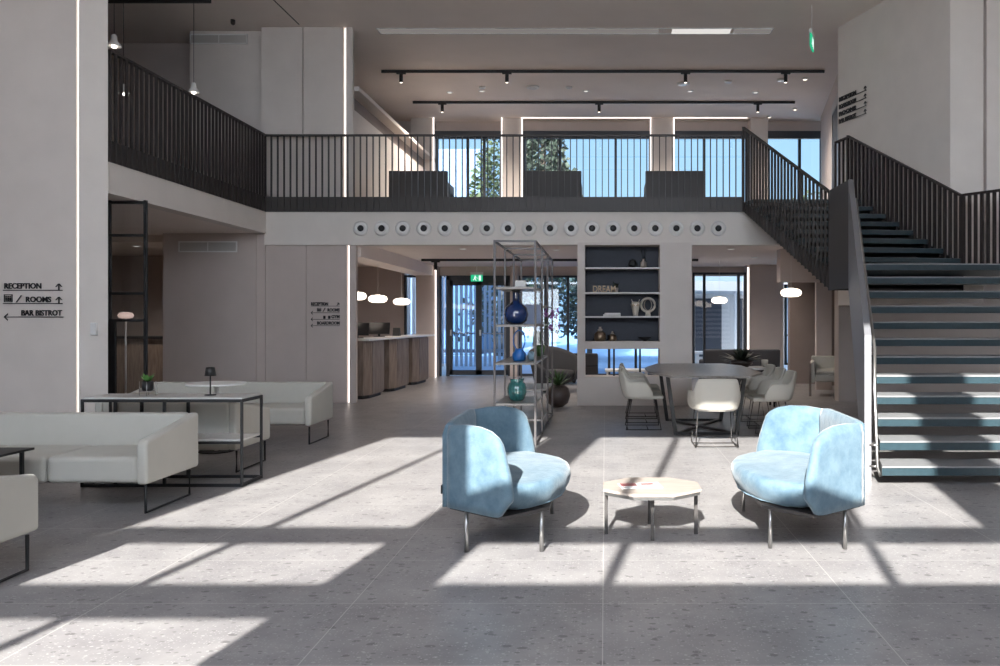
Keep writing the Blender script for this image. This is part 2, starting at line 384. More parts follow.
# right side walls
A1, A2 = Vector((3.86, 13.25)), Vector((4.67, 10.82))
struct('wall_stair', MB().prism([(3.86, 13.25), (4.67, 10.82), (5.10, 10.78), (5.10, 11.2), (4.3, 13.5)], 1.6, CZ), M['wallw'])
struct('wall_stair_corner', MB().prism([(5.125, 10.74), (7.5, 10.2), (7.5, 11.2), (5.125, 11.2)], 1.9, CZ), M['wallw'])
struct('wall_right', MB().box(6.6, 6.9, GY, 10.4, 0, CZ), M['wallw'])
struct('wall_right_rear', MB().box(7.5, 7.7, 10.2, BY+.2, 0, CZ), M['wall'])
struct('wall_lift', MB().prism([(4.35, 14.4), (5.15, BY-.4), (5.4, BY-.4), (4.7, 14.4)], MF, CZ).prism([(4.0, 13.5), (4.35, 14.4), (4.7, 14.4), (4.3, 13.5)], MF+2.2, CZ), M['wallm'])
# front facade behind the camera: piers, door canopy, bands
struct('wall_front', MB()
    .box(-12, -4.215, GY-.05, GY+.05, 0, CZ).box(-2.35, -1.78, GY-.05, GY+.05, 0, CZ).box(1.41, 1.95, GY-.05, GY+.05, 0, CZ).box(4.6, 7.5, GY-.05, GY+.05, 0, CZ)
    .box(-4.2, 6.4, GY-.02, GY+.02, 3.61, 3.817).box(-4.2, 6.4, GY-.02, GY+.02, 2.915, 3.173).box(-1.78, 6.4, GY-.02, GY+.02, 0, 2.92), M['wall'])
fr = MB()
for x in (-3.28, -.89, .59, 2.95, 4.2, 5.4):
    fr.box(x-.03, x+.03, GY-.04, GY+.04, 3.2 if x > -2 else 0, CZ)
struct('window_1', fr, M['frame'])
pn = MB()
for a, b, z0 in ((-4.2, -2.35, 0), (-1.78, 1.41, 3.2), (1.95, 6.4, 3.2)):
    for c, d in ((3.18, 3.61), (3.82, CZ)): pn._f([(a, GY, c), (b, GY, c), (b, GY, d), (a, GY, d)], [(0, 1, 2, 3)])
pn._f([(-4.2, GY, 0), (-2.35, GY, 0), (-2.35, GY, 2.96), (-4.2, GY, 2.96)], [(0, 1, 2, 3)])
pn.build('window_pane', M['glass'], bpy.data.objects['window_1'])
struct('ground_front', MB().box(-40, 40, -60, GY-.2, -.3, -.05), M['paving'])
struct('ground_rear', MB().box(-60, 60, BY+.2, 120, -.3, -.03), M['terrace'])

# light lines set in the wall corners
def led(x0, x1, y, z0, z1, label, group='light lines in the wall corners'):
    tag(MB().box(x0, x1, y-.012, y+.012, z0, z1).build('led_strip', M['led']), label, 'light strip', group)
led(-5.880, -5.860, 8.94, 0, CZ, 'tall thin light line beside the wayfinding letters on the nearest left wall')
led(-4.235, -4.210, FY+.11, 0, SB, 'light line on the wall edge beside the reception opening')
led(-4.315, -4.29, FY+.19, MF, CZ, 'light line up the mezzanine pier behind the railing')
led(-4.03, -4.005, BY-.52, 0, 2.6, 'light line on the pier left of the glass entrance door')
led(3.355, 3.39, 18.85, 0, 2.6, 'light line on the pier right of the courtyard window')
for a, nm in ((-4.10, 'first'), (-2.47, 'second'), (-1.98, 'third'), (1.09, 'fourth'), (1.65, 'fifth')):
    led(a-.012, a+.012, BY-.37, MF, CZ, 'thin light line on a rear mezzanine pier edge, %s from the left' % nm, 'light lines on the rear mezzanine piers')
for a, b, nm in ((-2.0, 1.1, 'wide middle'), (1.65, 3.4, 'right')):
    tag(MB().box(a, b, BY-.4, BY-.38, CZ-.02, CZ-.008).build('cove_light', M['led']), 'thin cove light line over the %s mezzanine window' % nm, 'light strip', 'cove lights over the mezzanine windows')

# ------------------------------------------------------------------ rear windows
def window(n, x0, x1, y, z0, z1, mull=(), tr=(), glass='glass', fw=.05, dark='frame'):
    f = MB().box(x0, x1, y-.04, y+.04, z0, z0+fw).box(x0, x1, y-.04, y+.04, z1-fw, z1).box(x0, x0+fw, y-.04, y+.04, z0, z1).box(x1-fw, x1, y-.04, y+.04, z0, z1)
    for m_ in mull: f.box(m_-fw*.6, m_+fw*.6, y-.05, y+.04, z0, z1)
    for t_ in tr: f.box(x0, x1, y-.03, y+.03, t_-.02, t_+.02)
    o = struct('window_%d' % n, f, M[dark])
    MB()._f([(x0, y, z0), (x1, y, z0), (x1, y, z1), (x0, y, z1)], [(0, 1, 2, 3)])
    q = MB(); q._f([(x0, y, z0), (x1, y, z0), (x1, y, z1), (x0, y, z1)], [(0, 1, 2, 3)]); q.build('window_pane', M[glass], o)
    return o
window(2, -4.12, -2.44, BY+.05, MF, 5.94, (-3.35, -2.95))
window(3, -2.0, 1.12, BY+.05, MF, 5.94, (-1.1, .26))
window(4, 1.63, 3.49, BY+.05, MF, 5.94, (2.42,))
window(5, 3.9, 5.3, BY+.05, MF, 5.94, (4.75,))
window(6, -4.88, -4.45, BY-.02, 0, 2.45, (), ())
window(7, -2.1, 1.4, BY, 0, 2.44, (-1.45, -.9, .1, .75), (), 'glassblue')
window(8, 2.1, 3.38, BY-.3, 0, 2.5, (2.38, 3.2), (), 'glass')
window(9, 4.24, 4.40, 18.9, .3, 2.2, (), (1.0,), 'glassblue')
struct('wall_rear_between', MB().box(1.4, 2.1, BY-.3, BY+.1, 0, 2.66).box(3.38, 3.42, BY-.5, BY, 0, 2.66), M['wallm'])
# dark roller-blind boxes at the head of the upper windows
for i, (a, b) in enumerate(((-4.12, -2.44), (-2.0, 1.12), (1.63, 3.49), (3.9, 5.3))):
    bx = MB().box(a, b, BY-.12, BY-.02, 5.76, 5.94)
    tag(bx.build('blind_box', M['frame']), 'dark blind box across the head of the %s mezzanine window' % ('leftmost', 'wide middle', 'third', 'rightmost')[i], 'blind', 'blind boxes over the mezzanine windows')
# entrance double door
fr = MB().box(-3.86, -2.28, BY-.06, BY+.02, 2.33, 2.44).box(-3.86, -3.78, BY-.06, BY+.02, 0, 2.44).box(-2.36, -2.28, BY-.06, BY+.02, 0, 2.44).box(-4.02, -3.98, BY-.06, BY+.02, 0, 2.44)
d = struct('door_1', fr, M['frame'])
for a, b in ((-3.78, -3.07), (-3.07, -2.36)):
    lf = MB().box(a, a+.07, BY-.04, BY, .02, 2.33).box(b-.07, b, BY-.04, BY, .02, 2.33).box(a, b, BY-.04, BY, .02, .14).box(a, b, BY-.04, BY, 2.2, 2.33).build('door_leaf', M['frame'], d)
    q = MB(); q._f([(a+.07, BY-.02, .14), (b-.07, BY-.02, .14), (b-.07, BY-.02, 2.2), (a+.07, BY-.02, 2.2)], [(0, 1, 2, 3)]); q.build('window_pane', M['glassblue'], lf)
    MB().tube([(a+.1, BY-.08, 1.03), (b-.1, BY-.08, 1.03)], .012).box(a+.02, a+.06, BY-.1, BY-.04, .98, 1.12).build('push_bar', M['steel'], lf)
q = MB(); q._f([(-3.98, BY-.02, .3), (-3.86, BY-.02, .3), (-3.86, BY-.02, 2.4), (-3.98, BY-.02, 2.4)], [(0, 1, 2, 3)]); q.build('side_pane', M['glassblue'], d)

# ------------------------------------------------------------------ outside the rear windows
def tree(kind, label, loc, h, r, m, n, seed, group=None):
    rnd = random.Random(seed); t = thing(kind, label, 'tree', loc, 0, group)
    MB().tube([(0, 0, 0), (.05, 0, h*.4), (0, .05, h*.95)], [h*.025, h*.018, h*.005]).build('trunk', M['bark'], t)
    mb = MB()
    for _ in range(n):
        if kind == 'conifer_tree':
            u = rnd.random(); z = h*(.12+.86*u); rr = r*(1-u)*(.25+.75*rnd.random()); a = rnd.random()*2*PI; z -= rr*.15
            s = .10+.18*rnd.random()
        else:
            a = rnd.random()*2*PI; ph = math.acos(2*rnd.random()-1); q = r*rnd.random()**.33; z = h*.62+q*math.cos(ph)*h*.34/r; rr = q*math.sin(ph); s = .10+.14*rnd.random()
        c = Vector((rr*math.cos(a), rr*math.sin(a), z)); d1 = Vector((math.cos(a)+rnd.uniform(-.5, .5), math.sin(a)+rnd.uniform(-.5, .5), rnd.uniform(-.7, .5))).normalized()*s
        d2 = d1.cross(Vector((rnd.uniform(-1, 1), rnd.uniform(-1, 1), rnd.uniform(-1, 1)))).normalized()*s*.4
        mb._f([c, c+d1*.5+d2, c+d1, c+d1*.5-d2], [(0, 1, 2, 3)])
    mb.build('foliage', M[m], t); return t
tree('conifer_tree', 'drooping conifer seen through the wide middle mezzanine window', (-2.1, 27, 0), 9.3, 3.0, 'conifer', 7000, 3)
tree('leafy_tree', 'leafy tree seen through the leftmost mezzanine window', (-3.95, 30.5, 0), 9.2, 1.15, 'tree', 3000, 4)
tree('leafy_tree', 'yellow-green tree seen through the mezzanine window beside the stair', (8.9, 34, 0), 7.2, 1.7, 'tree', 2600, 5)
tree('leafy_tree', 'green tree outside the glass entrance door', (-2.9, 33, 0), 4.4, 1.1, 'tree', 2000, 6)
tree('leafy_tree', 'green tree outside, behind the metal display rack', (-.6, 31, 0), 4.4, .9, 'tree', 1600, 8)
fe = thing('slatted_fence', 'tall slatted timber screen outside the glass entrance door', 'fence', (-5.6, 23.5, 0))
mb = MB()
for k in range(26): mb.box(k*.14-.9, k*.14-.82, -.03, .03, 0, 3.0)
mb.build('slat_panel', M['fence'], fe); [MB().box(-.9, 2.7, .03, .09, zz, zz+.1).build('crossbar', M['fence'], fe) for zz in (.4, 2.6)]
bl = thing('neighbouring_building', 'blue-grey building beyond the terrace, left of the entrance view', 'building', (-9.2, 32, 0))
MB().box(-4, 4.2, 0, 4, 0, 8.2).build('wall', M['bluewall'], bl)
mb = MB()
for k in range(2):
    for j in range(4): mb.box(-3.4+j*1.7, -2.3+j*1.7, -.05, 0, 1+3.4*k, 3.3+3.4*k)
mb.build('window', M['navy'], bl)
wg = thing('white_annex', 'white courtyard wing with a sloping canopy seen through the rear right window', 'building', (5.0, 25, 0))
MB().box(-3.0, 3.5, 2.5, 3.0, 0, 2.6).build('wall', M['facade'], wg)
MB().hexa([(-3.4, 0, 2.3), (2, -2.0, 2.15), (2, 2.5, 2.15), (-3.4, 2.5, 2.3)], [(-3.4, 0, 2.62), (2, -2.0, 2.4), (2, 2.5, 2.4), (-3.4, 2.5, 2.62)]).build('canopy', M['white'], wg)
for x in (-2.3, -.9, .4): MB().box(x, x+.12, .3, .42, 0, 2.3).build('canopy_post', M['white'], wg)
for x in (-1.9, -.4): MB().box(x, x+.9, 2.44, 2.5, .1, 2.1).build('window', M['navy'], wg)
for (x, y, nm) in ((3.1, 23.0, 'left'), (3.9, 24.2, 'right')):
    t = thing('terrace_bench', 'pale bench on the terrace outside the rear right window, %s one' % nm, 'bench', (x, y, 0), 0, 'benches on the terrace')
    MB().box(-.6, .6, -.25, .25, .38, .46).build('seat', M['facade'], t, bevel=.01)
    for s in (-.5, .42): MB().box(s, s+.08, -.22, .22, 0, .38).build('leg', M['facade'], t)

# ------------------------------------------------------------------ air nozzles on the white band
def nozzle():
    t = thing('air_nozzle', '', 'air nozzle')
    MB().lathe([(.052, -.012), (.062, -.034), (.095, -.032), (.120, -.014), (.125, .0), (.052, .0)], 28, axis='y').build('ring', M['white'], t)
    MB().lathe([(.0, .0), (.052, .0), (.052, -.014), (.02, -.026), (.0, -.028)][1:4], 20, axis='y').build('core', M['ink'], t)
    return t
nz = None
for i in range(18):
    loc = (-4.0+i*.3445, FY-.002, 2.86)
    lab = 'round white air nozzle with a dark core, one of the row along the pale mezzanine band'
    if nz is None: nz = nozzle(); nz.location = loc; nz['label'] = lab; nz['group'] = 'air nozzles along the mezzanine band'
    else: dup(nz, loc, 0, lab)
ordn = ['first', 'second', 'third', 'fourth', 'fifth', 'sixth', 'seventh', 'eighth', 'ninth', 'tenth', 'eleventh', 'twelfth', 'thirteenth', 'fourteenth', 'fifteenth', 'sixteenth', 'seventeenth', 'last']
for i, o in enumerate([o for o in S.objects if o.name.startswith('air_nozzle')]):
    o['label'] = 'round white air nozzle, %s from the reception end of the mezzanine band' % ordn[i]

# ------------------------------------------------------------------ railings
def railing(name, label, a, b, za, zb, ha, hb, lo_a, lo_b, m, pitch=.1, depth=.045, wdt=.014, fascia=None, cat='railing'):
    """a, b plan points; za, zb foot heights; ha, hb top heights; balusters as flat bars standing edge-on to the rail"""
    t = thing(name, label, cat, (a[0], a[1], 0), math.atan2(b[1]-a[1], b[0]-a[0]))
    L = math.hypot(b[0]-a[0], b[1]-a[1]); n = max(2, int(L/pitch))
    MB().hexa([(0, -.025, ha-.03), (L, -.025, hb-.03), (L, .025, hb-.03), (0, .025, ha-.03)], [(0, -.025, ha), (L, -.025, hb), (L, .025, hb), (0, .025, ha)]).build('top_rail', m, t)
    if fascia:
        MB().hexa([(0, -.012, fascia[0]), (L, -.012, fascia[1]), (L, .012, fascia[1]), (0, .012, fascia[0])], [(0, -.012, fascia[2]), (L, -.012, fascia[3]), (L, .012, fascia[3]), (0, .012, fascia[2])]).build('fascia_panel', m, t)
    for k in range(n+1):
        u = k/n; x = L*u; zl = lo_a+(lo_b-lo_a)*u; zh = ha+(hb-ha)*u-.03
        MB().box(x-wdt/2, x+wdt/2, -depth/2-(.012 if fascia else 0), depth/2-(.012 if fascia else 0), zl, zh).build('baluster', m, t)
    return t
railing('railing', 'long dark slatted railing along the front edge of the mezzanine', (-5.55, FY-.03), (2.24, FY-.03), MF, MF, 4.39, 4.39, ST, ST, M['dark'], .103, fascia=(ST, ST, 3.37, 3.37))
railing('railing', 'dark slatted railing along the side balcony at upper left', (-5.55, 8.95), (-5.55, FY-.06), MF, MF, 4.39, 4.39, ST, ST, M['rail'], .1, fascia=(ST, ST, 3.37, 3.37), depth=.034)

# ------------------------------------------------------------------ staircase
R_, T_ = .168, .25
X0a, Y0, X0b = 2.24, 6.52, 2.99
st = thing('staircase', 'wide open-tread staircase with navy step fronts rising to the landing at right', 'staircase', (2.3, 6.6, 0))
def sx(y): return X0a+(X0b-X0a)*(y-Y0)/(11*T_)
def pt(x, y, z): return (x-2.3, y-6.6, z)
XR = 6.0
for k in range(1, 13):
    y0 = Y0+(k-1)*T_; z = k*R_; y1 = y0+.36 if k < 12 else 10.6
    xa, xb = sx(y0)+.02, sx(min(y1, 9.5))+.02
    if k == 12: xa = xb = 2.92
    h = MB().hexa([pt(xa, y0+.008, z-.078), pt(XR, y0+.008, z-.078), pt(XR, y1, z-.078), pt(xb, y1, z-.078)], [pt(xa, y0+.008, z-.014), pt(XR, y0+.008, z-.014), pt(XR, y1, z-.014), pt(xb, y1, z-.014)]).build('tread' if k < 12 else 'landing', M['tread'], st)
    h = MB().hexa([pt(xa, y0, z-.014), pt(XR, y0, z-.014), pt(XR, y1, z-.014), pt(xb, y1, z-.014)], [pt(xa, y0, z), pt(XR, y0, z), pt(XR, y1, z), pt(xb, y1, z)]).build('tread_top', M['treadtop'], h)
# second flight, turning left to the mezzanine
La, Lb, Ra, Rb = Vector((2.90, 10.25)), Vector((2.25, 13.0)), Vector((4.72, 10.55)), Vector((3.95, 12.95))
for k in range(1, 9):
    u, v = (k-1)/8, min(1, (k+.35)/8); z = 2.016+k*(MF-2.016)/8
    a, b, c, d_ = La.lerp(Lb, u), Ra.lerp(Rb, u), Ra.lerp(Rb, v), La.lerp(Lb, v)
    h = MB().hexa([pt(*p, z-.065) for p in (a, b, c, d_)], [pt(*p, z-.004) for p in (a, b, c, d_)]).build('tread', M['tread'], st)
    MB().hexa([pt(*p, z-.004) for p in (a, b, c, d_)], [pt(*p, z) for p in (a, b, c, d_)]).build('tread_top', M['treadtop'], h)
# stringers
def plate(name, P, th, m, par=st):
    """vertical plate: P = [(x,y,zlo,zhi), ...] along its run"""
    mb = MB()
    for A, B in zip(P, P[1:]):
        dx, dy = B[0]-A[0], B[1]-A[1]; L = math.hypot(dx, dy); nx, ny = -dy/L*th/2, dx/L*th/2
        mb.hexa([pt(A[0]-nx, A[1]-ny, A[2]), pt(B[0]-nx, B[1]-ny, B[2]), pt(B[0]+nx, B[1]+ny, B[2]), pt(A[0]+nx, A[1]+ny, A[2])],
                [pt(A[0]-nx, A[1]-ny, A[3]), pt(B[0]-nx, B[1]-ny, B[3]), pt(B[0]+nx, B[1]+ny, B[3]), pt(A[0]+nx, A[1]+ny, A[3])])
    return mb.build(name, m, par)
plate('solid_balustrade', [(2.235, 6.80, 0.0, 1.23), (2.30, 7.05, .02, 1.40), (2.90, 9.44, 1.74, 3.02)], .055, M['grey'], st)
plate('landing_guard', [(2.90, 9.46, 1.74, 3.02), (2.885, 10.25, 1.74, 3.02)], .03, M['dark'], st)
plate('stringer', [(2.90, 10.25, 1.74, 2.0), (2.25, 13.0, 3.13, 3.29)], .02, M['dark'], st)
plate('stringer', [(4.72, 10.55, 1.74, 2.1), (3.95, 12.95, 3.05, 3.3)], .02, M['black'], st)
MB().hexa([pt(2.9, 10.25, 1.74), pt(4.72, 10.55, 1.74), pt(3.95, 12.9, 3.1), pt(2.30, 12.95, 3.1)], [pt(2.9, 10.25, 1.77), pt(4.72, 10.55, 1.77), pt(3.95, 12.9, 3.13), pt(2.30, 12.95, 3.13)]).build('underside_panel', M['dark'], st)
MB().tube([pt(2.325, 6.74, .04), pt(2.30, 6.76, .12), pt(2.30, 6.82, .8), pt(2.36, 7.0, 1.1), pt(2.95, 9.4, 2.78)], .014).build('handrail', M['steel'], st)
for a in (.12, .30): MB().tube([pt(2.25, 6.80, a), pt(2.31, 6.76, a)], .010).build('handrail_bracket', M['steel'], st)
def srail(label, a, b, lo, hi, m, **k):
    return railing('stair_railing', label, a, b, 0, 0, hi[0], hi[1], lo[0], lo[1], m, **k)
srail('dark slatted railing on the left side of the upper stair flight, dropping from the mezzanine', (2.25, 13.0), (2.885, 10.28), (3.13, 1.74), (4.50, 3.02), M['dark'], pitch=.105, depth=.034)
srail('dark slatted railing against the wall on the right of the upper stair flight', (4.70, 10.56), (3.93, 12.95), (2.02, 3.27), (3.02, 4.35), M['rail'], pitch=.1, depth=.04, wdt=.03)
srail('dark slatted railing around the right corner of the stair landing', (5.25, 9.62), (4.72, 10.53), (1.98, 1.98), (3.0, 3.02), M['rail'], pitch=.085, depth=.04, wdt=.03)
srail('short dark railing at the top of the stairs beside the pale wall', (3.93, 12.97), (3.80, 13.2), (3.13, 3.13), (4.33, 4.30), M['rail'], pitch=.07, depth=.03, wdt=.02)

# ------------------------------------------------------------------ display wall with shelves
cb = thing('display_cabinet', 'tall pale built-in display wall with dark shelves behind the long table', 'cabinet', (.45, 12.7, 0))
mb = MB()
mb.box(-.89, -.77, 0, .42, 0, SB).box(.42, .93, 0, .42, 0, SB).box(-.77, .42, 0, .42, 2.55, SB).box(-.77, .42, 0, .42, .90, 1.02).box(-.77, .42, 0, .42, 0, .46)
mb.build('body', M['wall'], cb)
MB().box(-.77, .42, .34, .40, 1.02, 2.55).build('back_panel', M['navy'], cb)
for z in (2.185, 1.79, 1.41): MB().box(-.77, .42, .01, .34, z-.012, z+.012).build('shelf', M['stonetop'], cb)
for x in (-.32, .10): MB().box(x, x+.03, .2, .23, .46, .90).build('mullion', M['black'], cb)
def item(name, label, cat, mb, m, loc, rz=0, group='ornaments in the display wall', **k):
    o = mb.build(name, m, **k); o.location = loc; o.rotation_euler.z = rz; return tag(o, label, cat, group)
Z3, Z2, Z1, Z0 = 2.197, 1.802, 1.422, 1.02
item('round_vase', 'small dark round vase on the top shelf of the display wall', 'vase', MB().lathe([(.02, 0), (.06, .03), (.07, .07), (.05, .12), (.02, .135)], 20), M['black'], (.44, 12.9, Z3))
t = thing('reed_diffuser', 'reed diffuser with thin dark sticks on the top shelf of the display wall', 'diffuser', (.62, 12.9, Z3), 0, 'ornaments in the display wall')
MB().lathe([(.04, 0), (.05, .02), (.05, .09), (.02, .12), (.02, .15)], 18).build('bottle', M['taupe'], t)
for k in range(5): MB().tube([(0, 0, .13), (.06*math.cos(k*1.3), .04*math.sin(k*1.3), .32)], .003, 5).build('reed', M['black'], t)
mb = MB(); text_mb(mb, 'DREAM', -.2, 0, .15, 0, depth=.03, width=.36, bold=.001)
item('letter_sculpture', 'metal letters spelling DREAM on the second shelf', 'ornament', mb, M['gold'], (.0, 12.82, Z2+.005))
t = thing('potted_plant', 'tiny potted plant behind the DREAM letters', 'plant', (.17, 12.95, Z2), 0, 'ornaments in the display wall')
MB().lathe([(.035, 0), (.05, .07), (.045, .08)], 16).build('pot', M['taupe'], t)
mb = MB()
for k in range(22): a = k*2.4; mb.leaf((0, 0, .07), (.06*math.cos(a), .06*math.sin(a), .10+.09*random.random()), .03)
mb.build('foliage', M['plantdark'], t)
item('stacked_book', 'flat pale books lying on the third shelf, lower one', 'book', MB().box(-.14, .14, -.09, .09, 0, .03), M['stonetop'], (.11, 12.87, Z1), 0, 'books in the display wall', bevel=.003)
item('stacked_book', 'flat pale books lying on the third shelf, upper one', 'book', MB().box(-.12, .12, -.08, .08, 0, .022), M['white'], (.12, 12.87, Z1+.031), .1, 'books in the display wall', bevel=.003)
t = thing('owl_figure', 'pale owl-like head figure with two round eyes on the third shelf', 'figurine', (.49, 12.85, Z1), 0, 'ornaments in the display wall')
MB().lathe([(.04, 0), (.045, .05), (.06, .12), (.075, .19), (.06, .23)], 20).build('body', M['bone'], t)
for s in (-.03, .03):
    MB().lathe([(.024, -.07), (.024, -.055)], 14, (s, 0, .18), axis='y').build('eye', M['gold'], t)
    MB().leaf((s*1.5, 0, .22), (s*2.2, 0, .27), .03).build('ear', M['bone'], t, solid=.01)
t = thing('ring_sculpture', 'round ring-shaped disc sculpture on a stem on the third shelf', 'sculpture', (.69, 12.85, Z1), 0, 'ornaments in the display wall')
MB().cyl(0, 0, 0, .07, .045, 18, .035).build('base', M['bone'], t)
MB().tube([(.11*math.cos(a*PI/14), 0, .18+.11*math.sin(a*PI/14)) for a in range(28)], .018, 8, closed=True).build('ring', M['bone'], t)
MB().tube([(.06*math.cos(a*PI/14), 0, .18+.09*math.sin(a*PI/14)) for a in range(28)], .008, 8, closed=True).build('inner_ring', M['taupe'], t)
for x, nm, s in ((-.08, 'larger smoked glass lantern with a brass lid on the bottom shelf', 1.15), (.12, 'smaller smoked glass lantern beside it on the bottom shelf', .8)):
    t = thing('glass_lantern', nm, 'lantern', (x, 12.87, Z0), 0, 'ornaments in the display wall')
    MB().lathe([(.07*s, 0), (.085*s, .04*s), (.08*s, .1*s), (.04*s, .14*s)], 20).build('body', M['gold'], t)
    MB().lathe([(.03*s, .14*s), (.035*s, .16*s), (.015*s, .18*s), (.02*s, .2*s)], 16).build('lid', M['taupe'], t)
item('shallow_bowl', 'dark shallow bowl at the right end of the bottom shelf', 'bowl', MB().lathe([(.03, 0), (.05, .02), (.11, .06), (.105, .065), (.04, .03)], 22), M['black'], (.64, 12.87, Z0))

# ------------------------------------------------------------------ metal rack (etagere)
rk = thing('display_rack', 'tall open steel display rack with glass vases beside the blue armchair', 'rack', (-1.19, 8.62, 0))
W, LY, H = .44, 2.75, 2.22
for y in (0, .9, 1.82, LY):
    for x in (0, W): MB().box(x-.011, x+.011, y-.011, y+.011, 0, H).build('post', M['rackm'], rk)
mb = MB()
for x in (0, W): mb.box(x-.009, x+.009, 0, LY, H-.02, H)
for y in (0, .9, 1.82, LY): mb.box(0, W, y-.009, y+.009, H-.02, H)
mb.build('top_frame', M['rackm'], rk)
mb = MB()
for x in (0, W): mb.box(x-.009, x+.009, 0, LY, .02, .04)
for y in (0, LY): mb.box(0, W, y-.009, y+.009, .02, .04)
mb.build('bottom_frame', M['rackm'], rk)
for (z, ya, yb) in ((1.72, 0, .9), (1.31, 0, 1.82), (.90, 0, 1.82), (.46, 0, .9), (.46, 1.82, LY), (1.55, 1.82, LY), (.18, .9, 1.82)):
    MB().box(.0, W, ya+.005, yb-.005, z-.024, z).build('shelf', M['greytop'], rk, bevel=.002)
G = 'ornaments on the steel rack'
t = thing('glass_vase', 'bulbous cobalt glass bottle vase on the rack', 'vase', (-1.00, 9.0, 1.31), 0, G)
MB().lathe([(.07, 0), (.12, .04), (.138, .11), (.12, .19), (.07, .235), (.042, .26), (.042, .35), (.05, .36)], 32).build('body', M['cobalt'], t)
item('round_stopper', 'short dark collar on top of the cobalt bottle vase', 'stopper', MB().lathe([(.03, 0), (.052, .01), (.052, .035), (.03, .045)], 18), M['black'], (-1.00, 9.0, 1.672), 0, G)
item('storage_box', 'pale blue patterned box behind the cobalt bottle vase', 'box', MB().box(-.13, .13, -.1, .1, 0, .24), M['palebox'], (-.92, 9.9, 1.311), 0, G, bevel=.006)
item('storage_box', 'small white box on the top shelf of the steel rack', 'box', MB().box(-.06, .06, -.06, .06, 0, .09), M['white'], (-.97, 9.2, 1.721), 0, G, bevel=.004)
t = thing('loop_vase', 'cobalt ceramic vase with a tall loop handle on the middle rack shelf', 'vase', (-.96, 8.95, .90), 0, G)
MB().lathe([(.055, 0), (.075, .02), (.078, .08), (.05, .12), (.045, .14)], 24).build('body', M['cobalt2'], t)
MB().tube([(.065*math.cos(a*PI/12), 0, .235+.11*math.sin(a*PI/12)) for a in range(24)], .008, 8, closed=True).build('handle', M['cobalt2'], t)
item('glass_ball', 'small pale blue glass ball beside the loop-handled vase', 'ornament', MB().lathe([(.02, 0), (.045, .025), (.052, .055), (.04, .09), (.012, .105)], 20), M['pipe'], (-.83, 9.05, .90), 0, G)
t = thing('teal_vase', 'teal ribbed glass vase on the lowest rack shelf', 'vase', (-.985, 8.95, .46), 0, G)
MB().lathe([(.065, 0), (.088, .03), (.103, .09), (.104, .14), (.090, .19), (.072, .21), (.076, .235), (.082, .245)], 60, ribs=15, ribamp=.035).build('body', M['teal'], t)
t = thing('orchid', 'purple orchid in a green pot on the middle of the steel rack', 'plant', (-.82, 10.1, .90), 0, G)
MB().lathe([(.04, 0), (.065, .1), (.062, .14)], 18).build('pot', M['plant'], t)
MB().tube([(0, 0, .12), (.02, 0, .35), (.10, 0, .5), (.16, 0, .56)], .006, 6).tube([(0, 0, .12), (.0, .02, .3), (.14, .02, .44)], .006, 6).build('stem', M['plant'], t)
mb = MB()
for k in range(14):
    c = Vector((.15+random.uniform(-.10, .12), random.uniform(-.08, .08), .42+random.uniform(-.08, .2)))
    for j in range(5): a = j*2*PI/5; mb.leaf(c, c+Vector((.038*math.cos(a), -.01, .038*math.sin(a))), .035)
mb.build('flower', M['orchid'], t, kind='stuff')
mb = MB()
for k in range(5): a = k*1.25; mb.leaf((0, 0, .12), (.15*math.cos(a), .15*math.sin(a), .2), .05, .06)
mb.build('leaf', M['plant'], t)

def agave(label, loc, name='potted_plant'):
    t = thing(name, label, 'plant', loc)
    MB().lathe([(.08, 0), (.16, .06), (.195, .18), (.17, .29), (.10, .345), (.09, .33)], 28).build('pot', M['pot'], t)
    mb = MB()
    for k in range(30):
        a = k*2.4; e = .25+.9*(k/30); mb.leaf((0, 0, .32), (.27*math.cos(a)*math.cos(e), .27*math.sin(a)*math.cos(e), .33+.30*math.sin(e)), .035)
    mb.build('foliage', M['plant'], t); return t
agave('spiky plant in a round brown pot on the floor beside the display wall', (-.74, 12.55, 0))

# ------------------------------------------------------------------ reception counters
rc_top = None
for i, (ya, yb) in enumerate(((13.7, 15.0), (15.12, 16.55), (16.7, 18.1))):
    nm = ('nearest the wall edge', 'in the middle', 'farthest, beside the rear pier')[i]
    t = thing('reception_counter', 'grey walnut reception counter block, %s' % nm, 'counter', (-4.20+i*.06, ya, 0), -.03, 'reception counter blocks')
    L = yb-ya
    MB().prism([(-.30, 0), (.06, 0), (.14, .2), (.14, L-.45), (.02, L-.1), (-.30, L-.1)], .06, 1.0).build('body', M['walnut'], t)
    mb = MB()
    for k in range(9): y = .24+k*(L-.72)/8; mb.box(.138, .152, y-.004, y+.05, .08, .98)
    mb.build('panel_ribs', M['walnut'], t)
    MB().prism([(-.27, .03), (.03, .03), (.10, .2), (.10, L-.46), (0, L-.14), (-.27, L-.14)], 0, .06).build('plinth', M['black'], t)
tag(MB().prism([(-4.55, 13.66), (-4.03, 13.66), (-3.86, 18.15), (-4.38, 18.15)], 1.001, 1.035).build('counter_worktop', M['stonetop'], bevel=.004), 'thin pale worktop running over the reception counters', 'worktop')
for i, y in enumerate((13.95, 15.3)):
    t = thing('computer_monitor', 'black computer screen on the reception worktop, %s' % ('nearest the wall edge' if i == 0 else 'the tilted one in the middle'), 'monitor', (-4.32, y, 1.041), .35, 'reception computer screens')
    MB().box(-.1, .1, -.08, .08, 0, .012).build('base', M['black'], t)
    MB().box(-.02, .02, .0, .02, .012, .1).build('stand', M['black'], t)
    MB().hexa([(-.19, -.03, .05), (.19, -.03, .05), (.19, -.01, .05), (-.19, -.01, .05)], [(-.17, .07, .27), (.21, .07, .27), (.21, .09, .27), (-.17, .09, .27)]).build('screen', M['screen'], t)
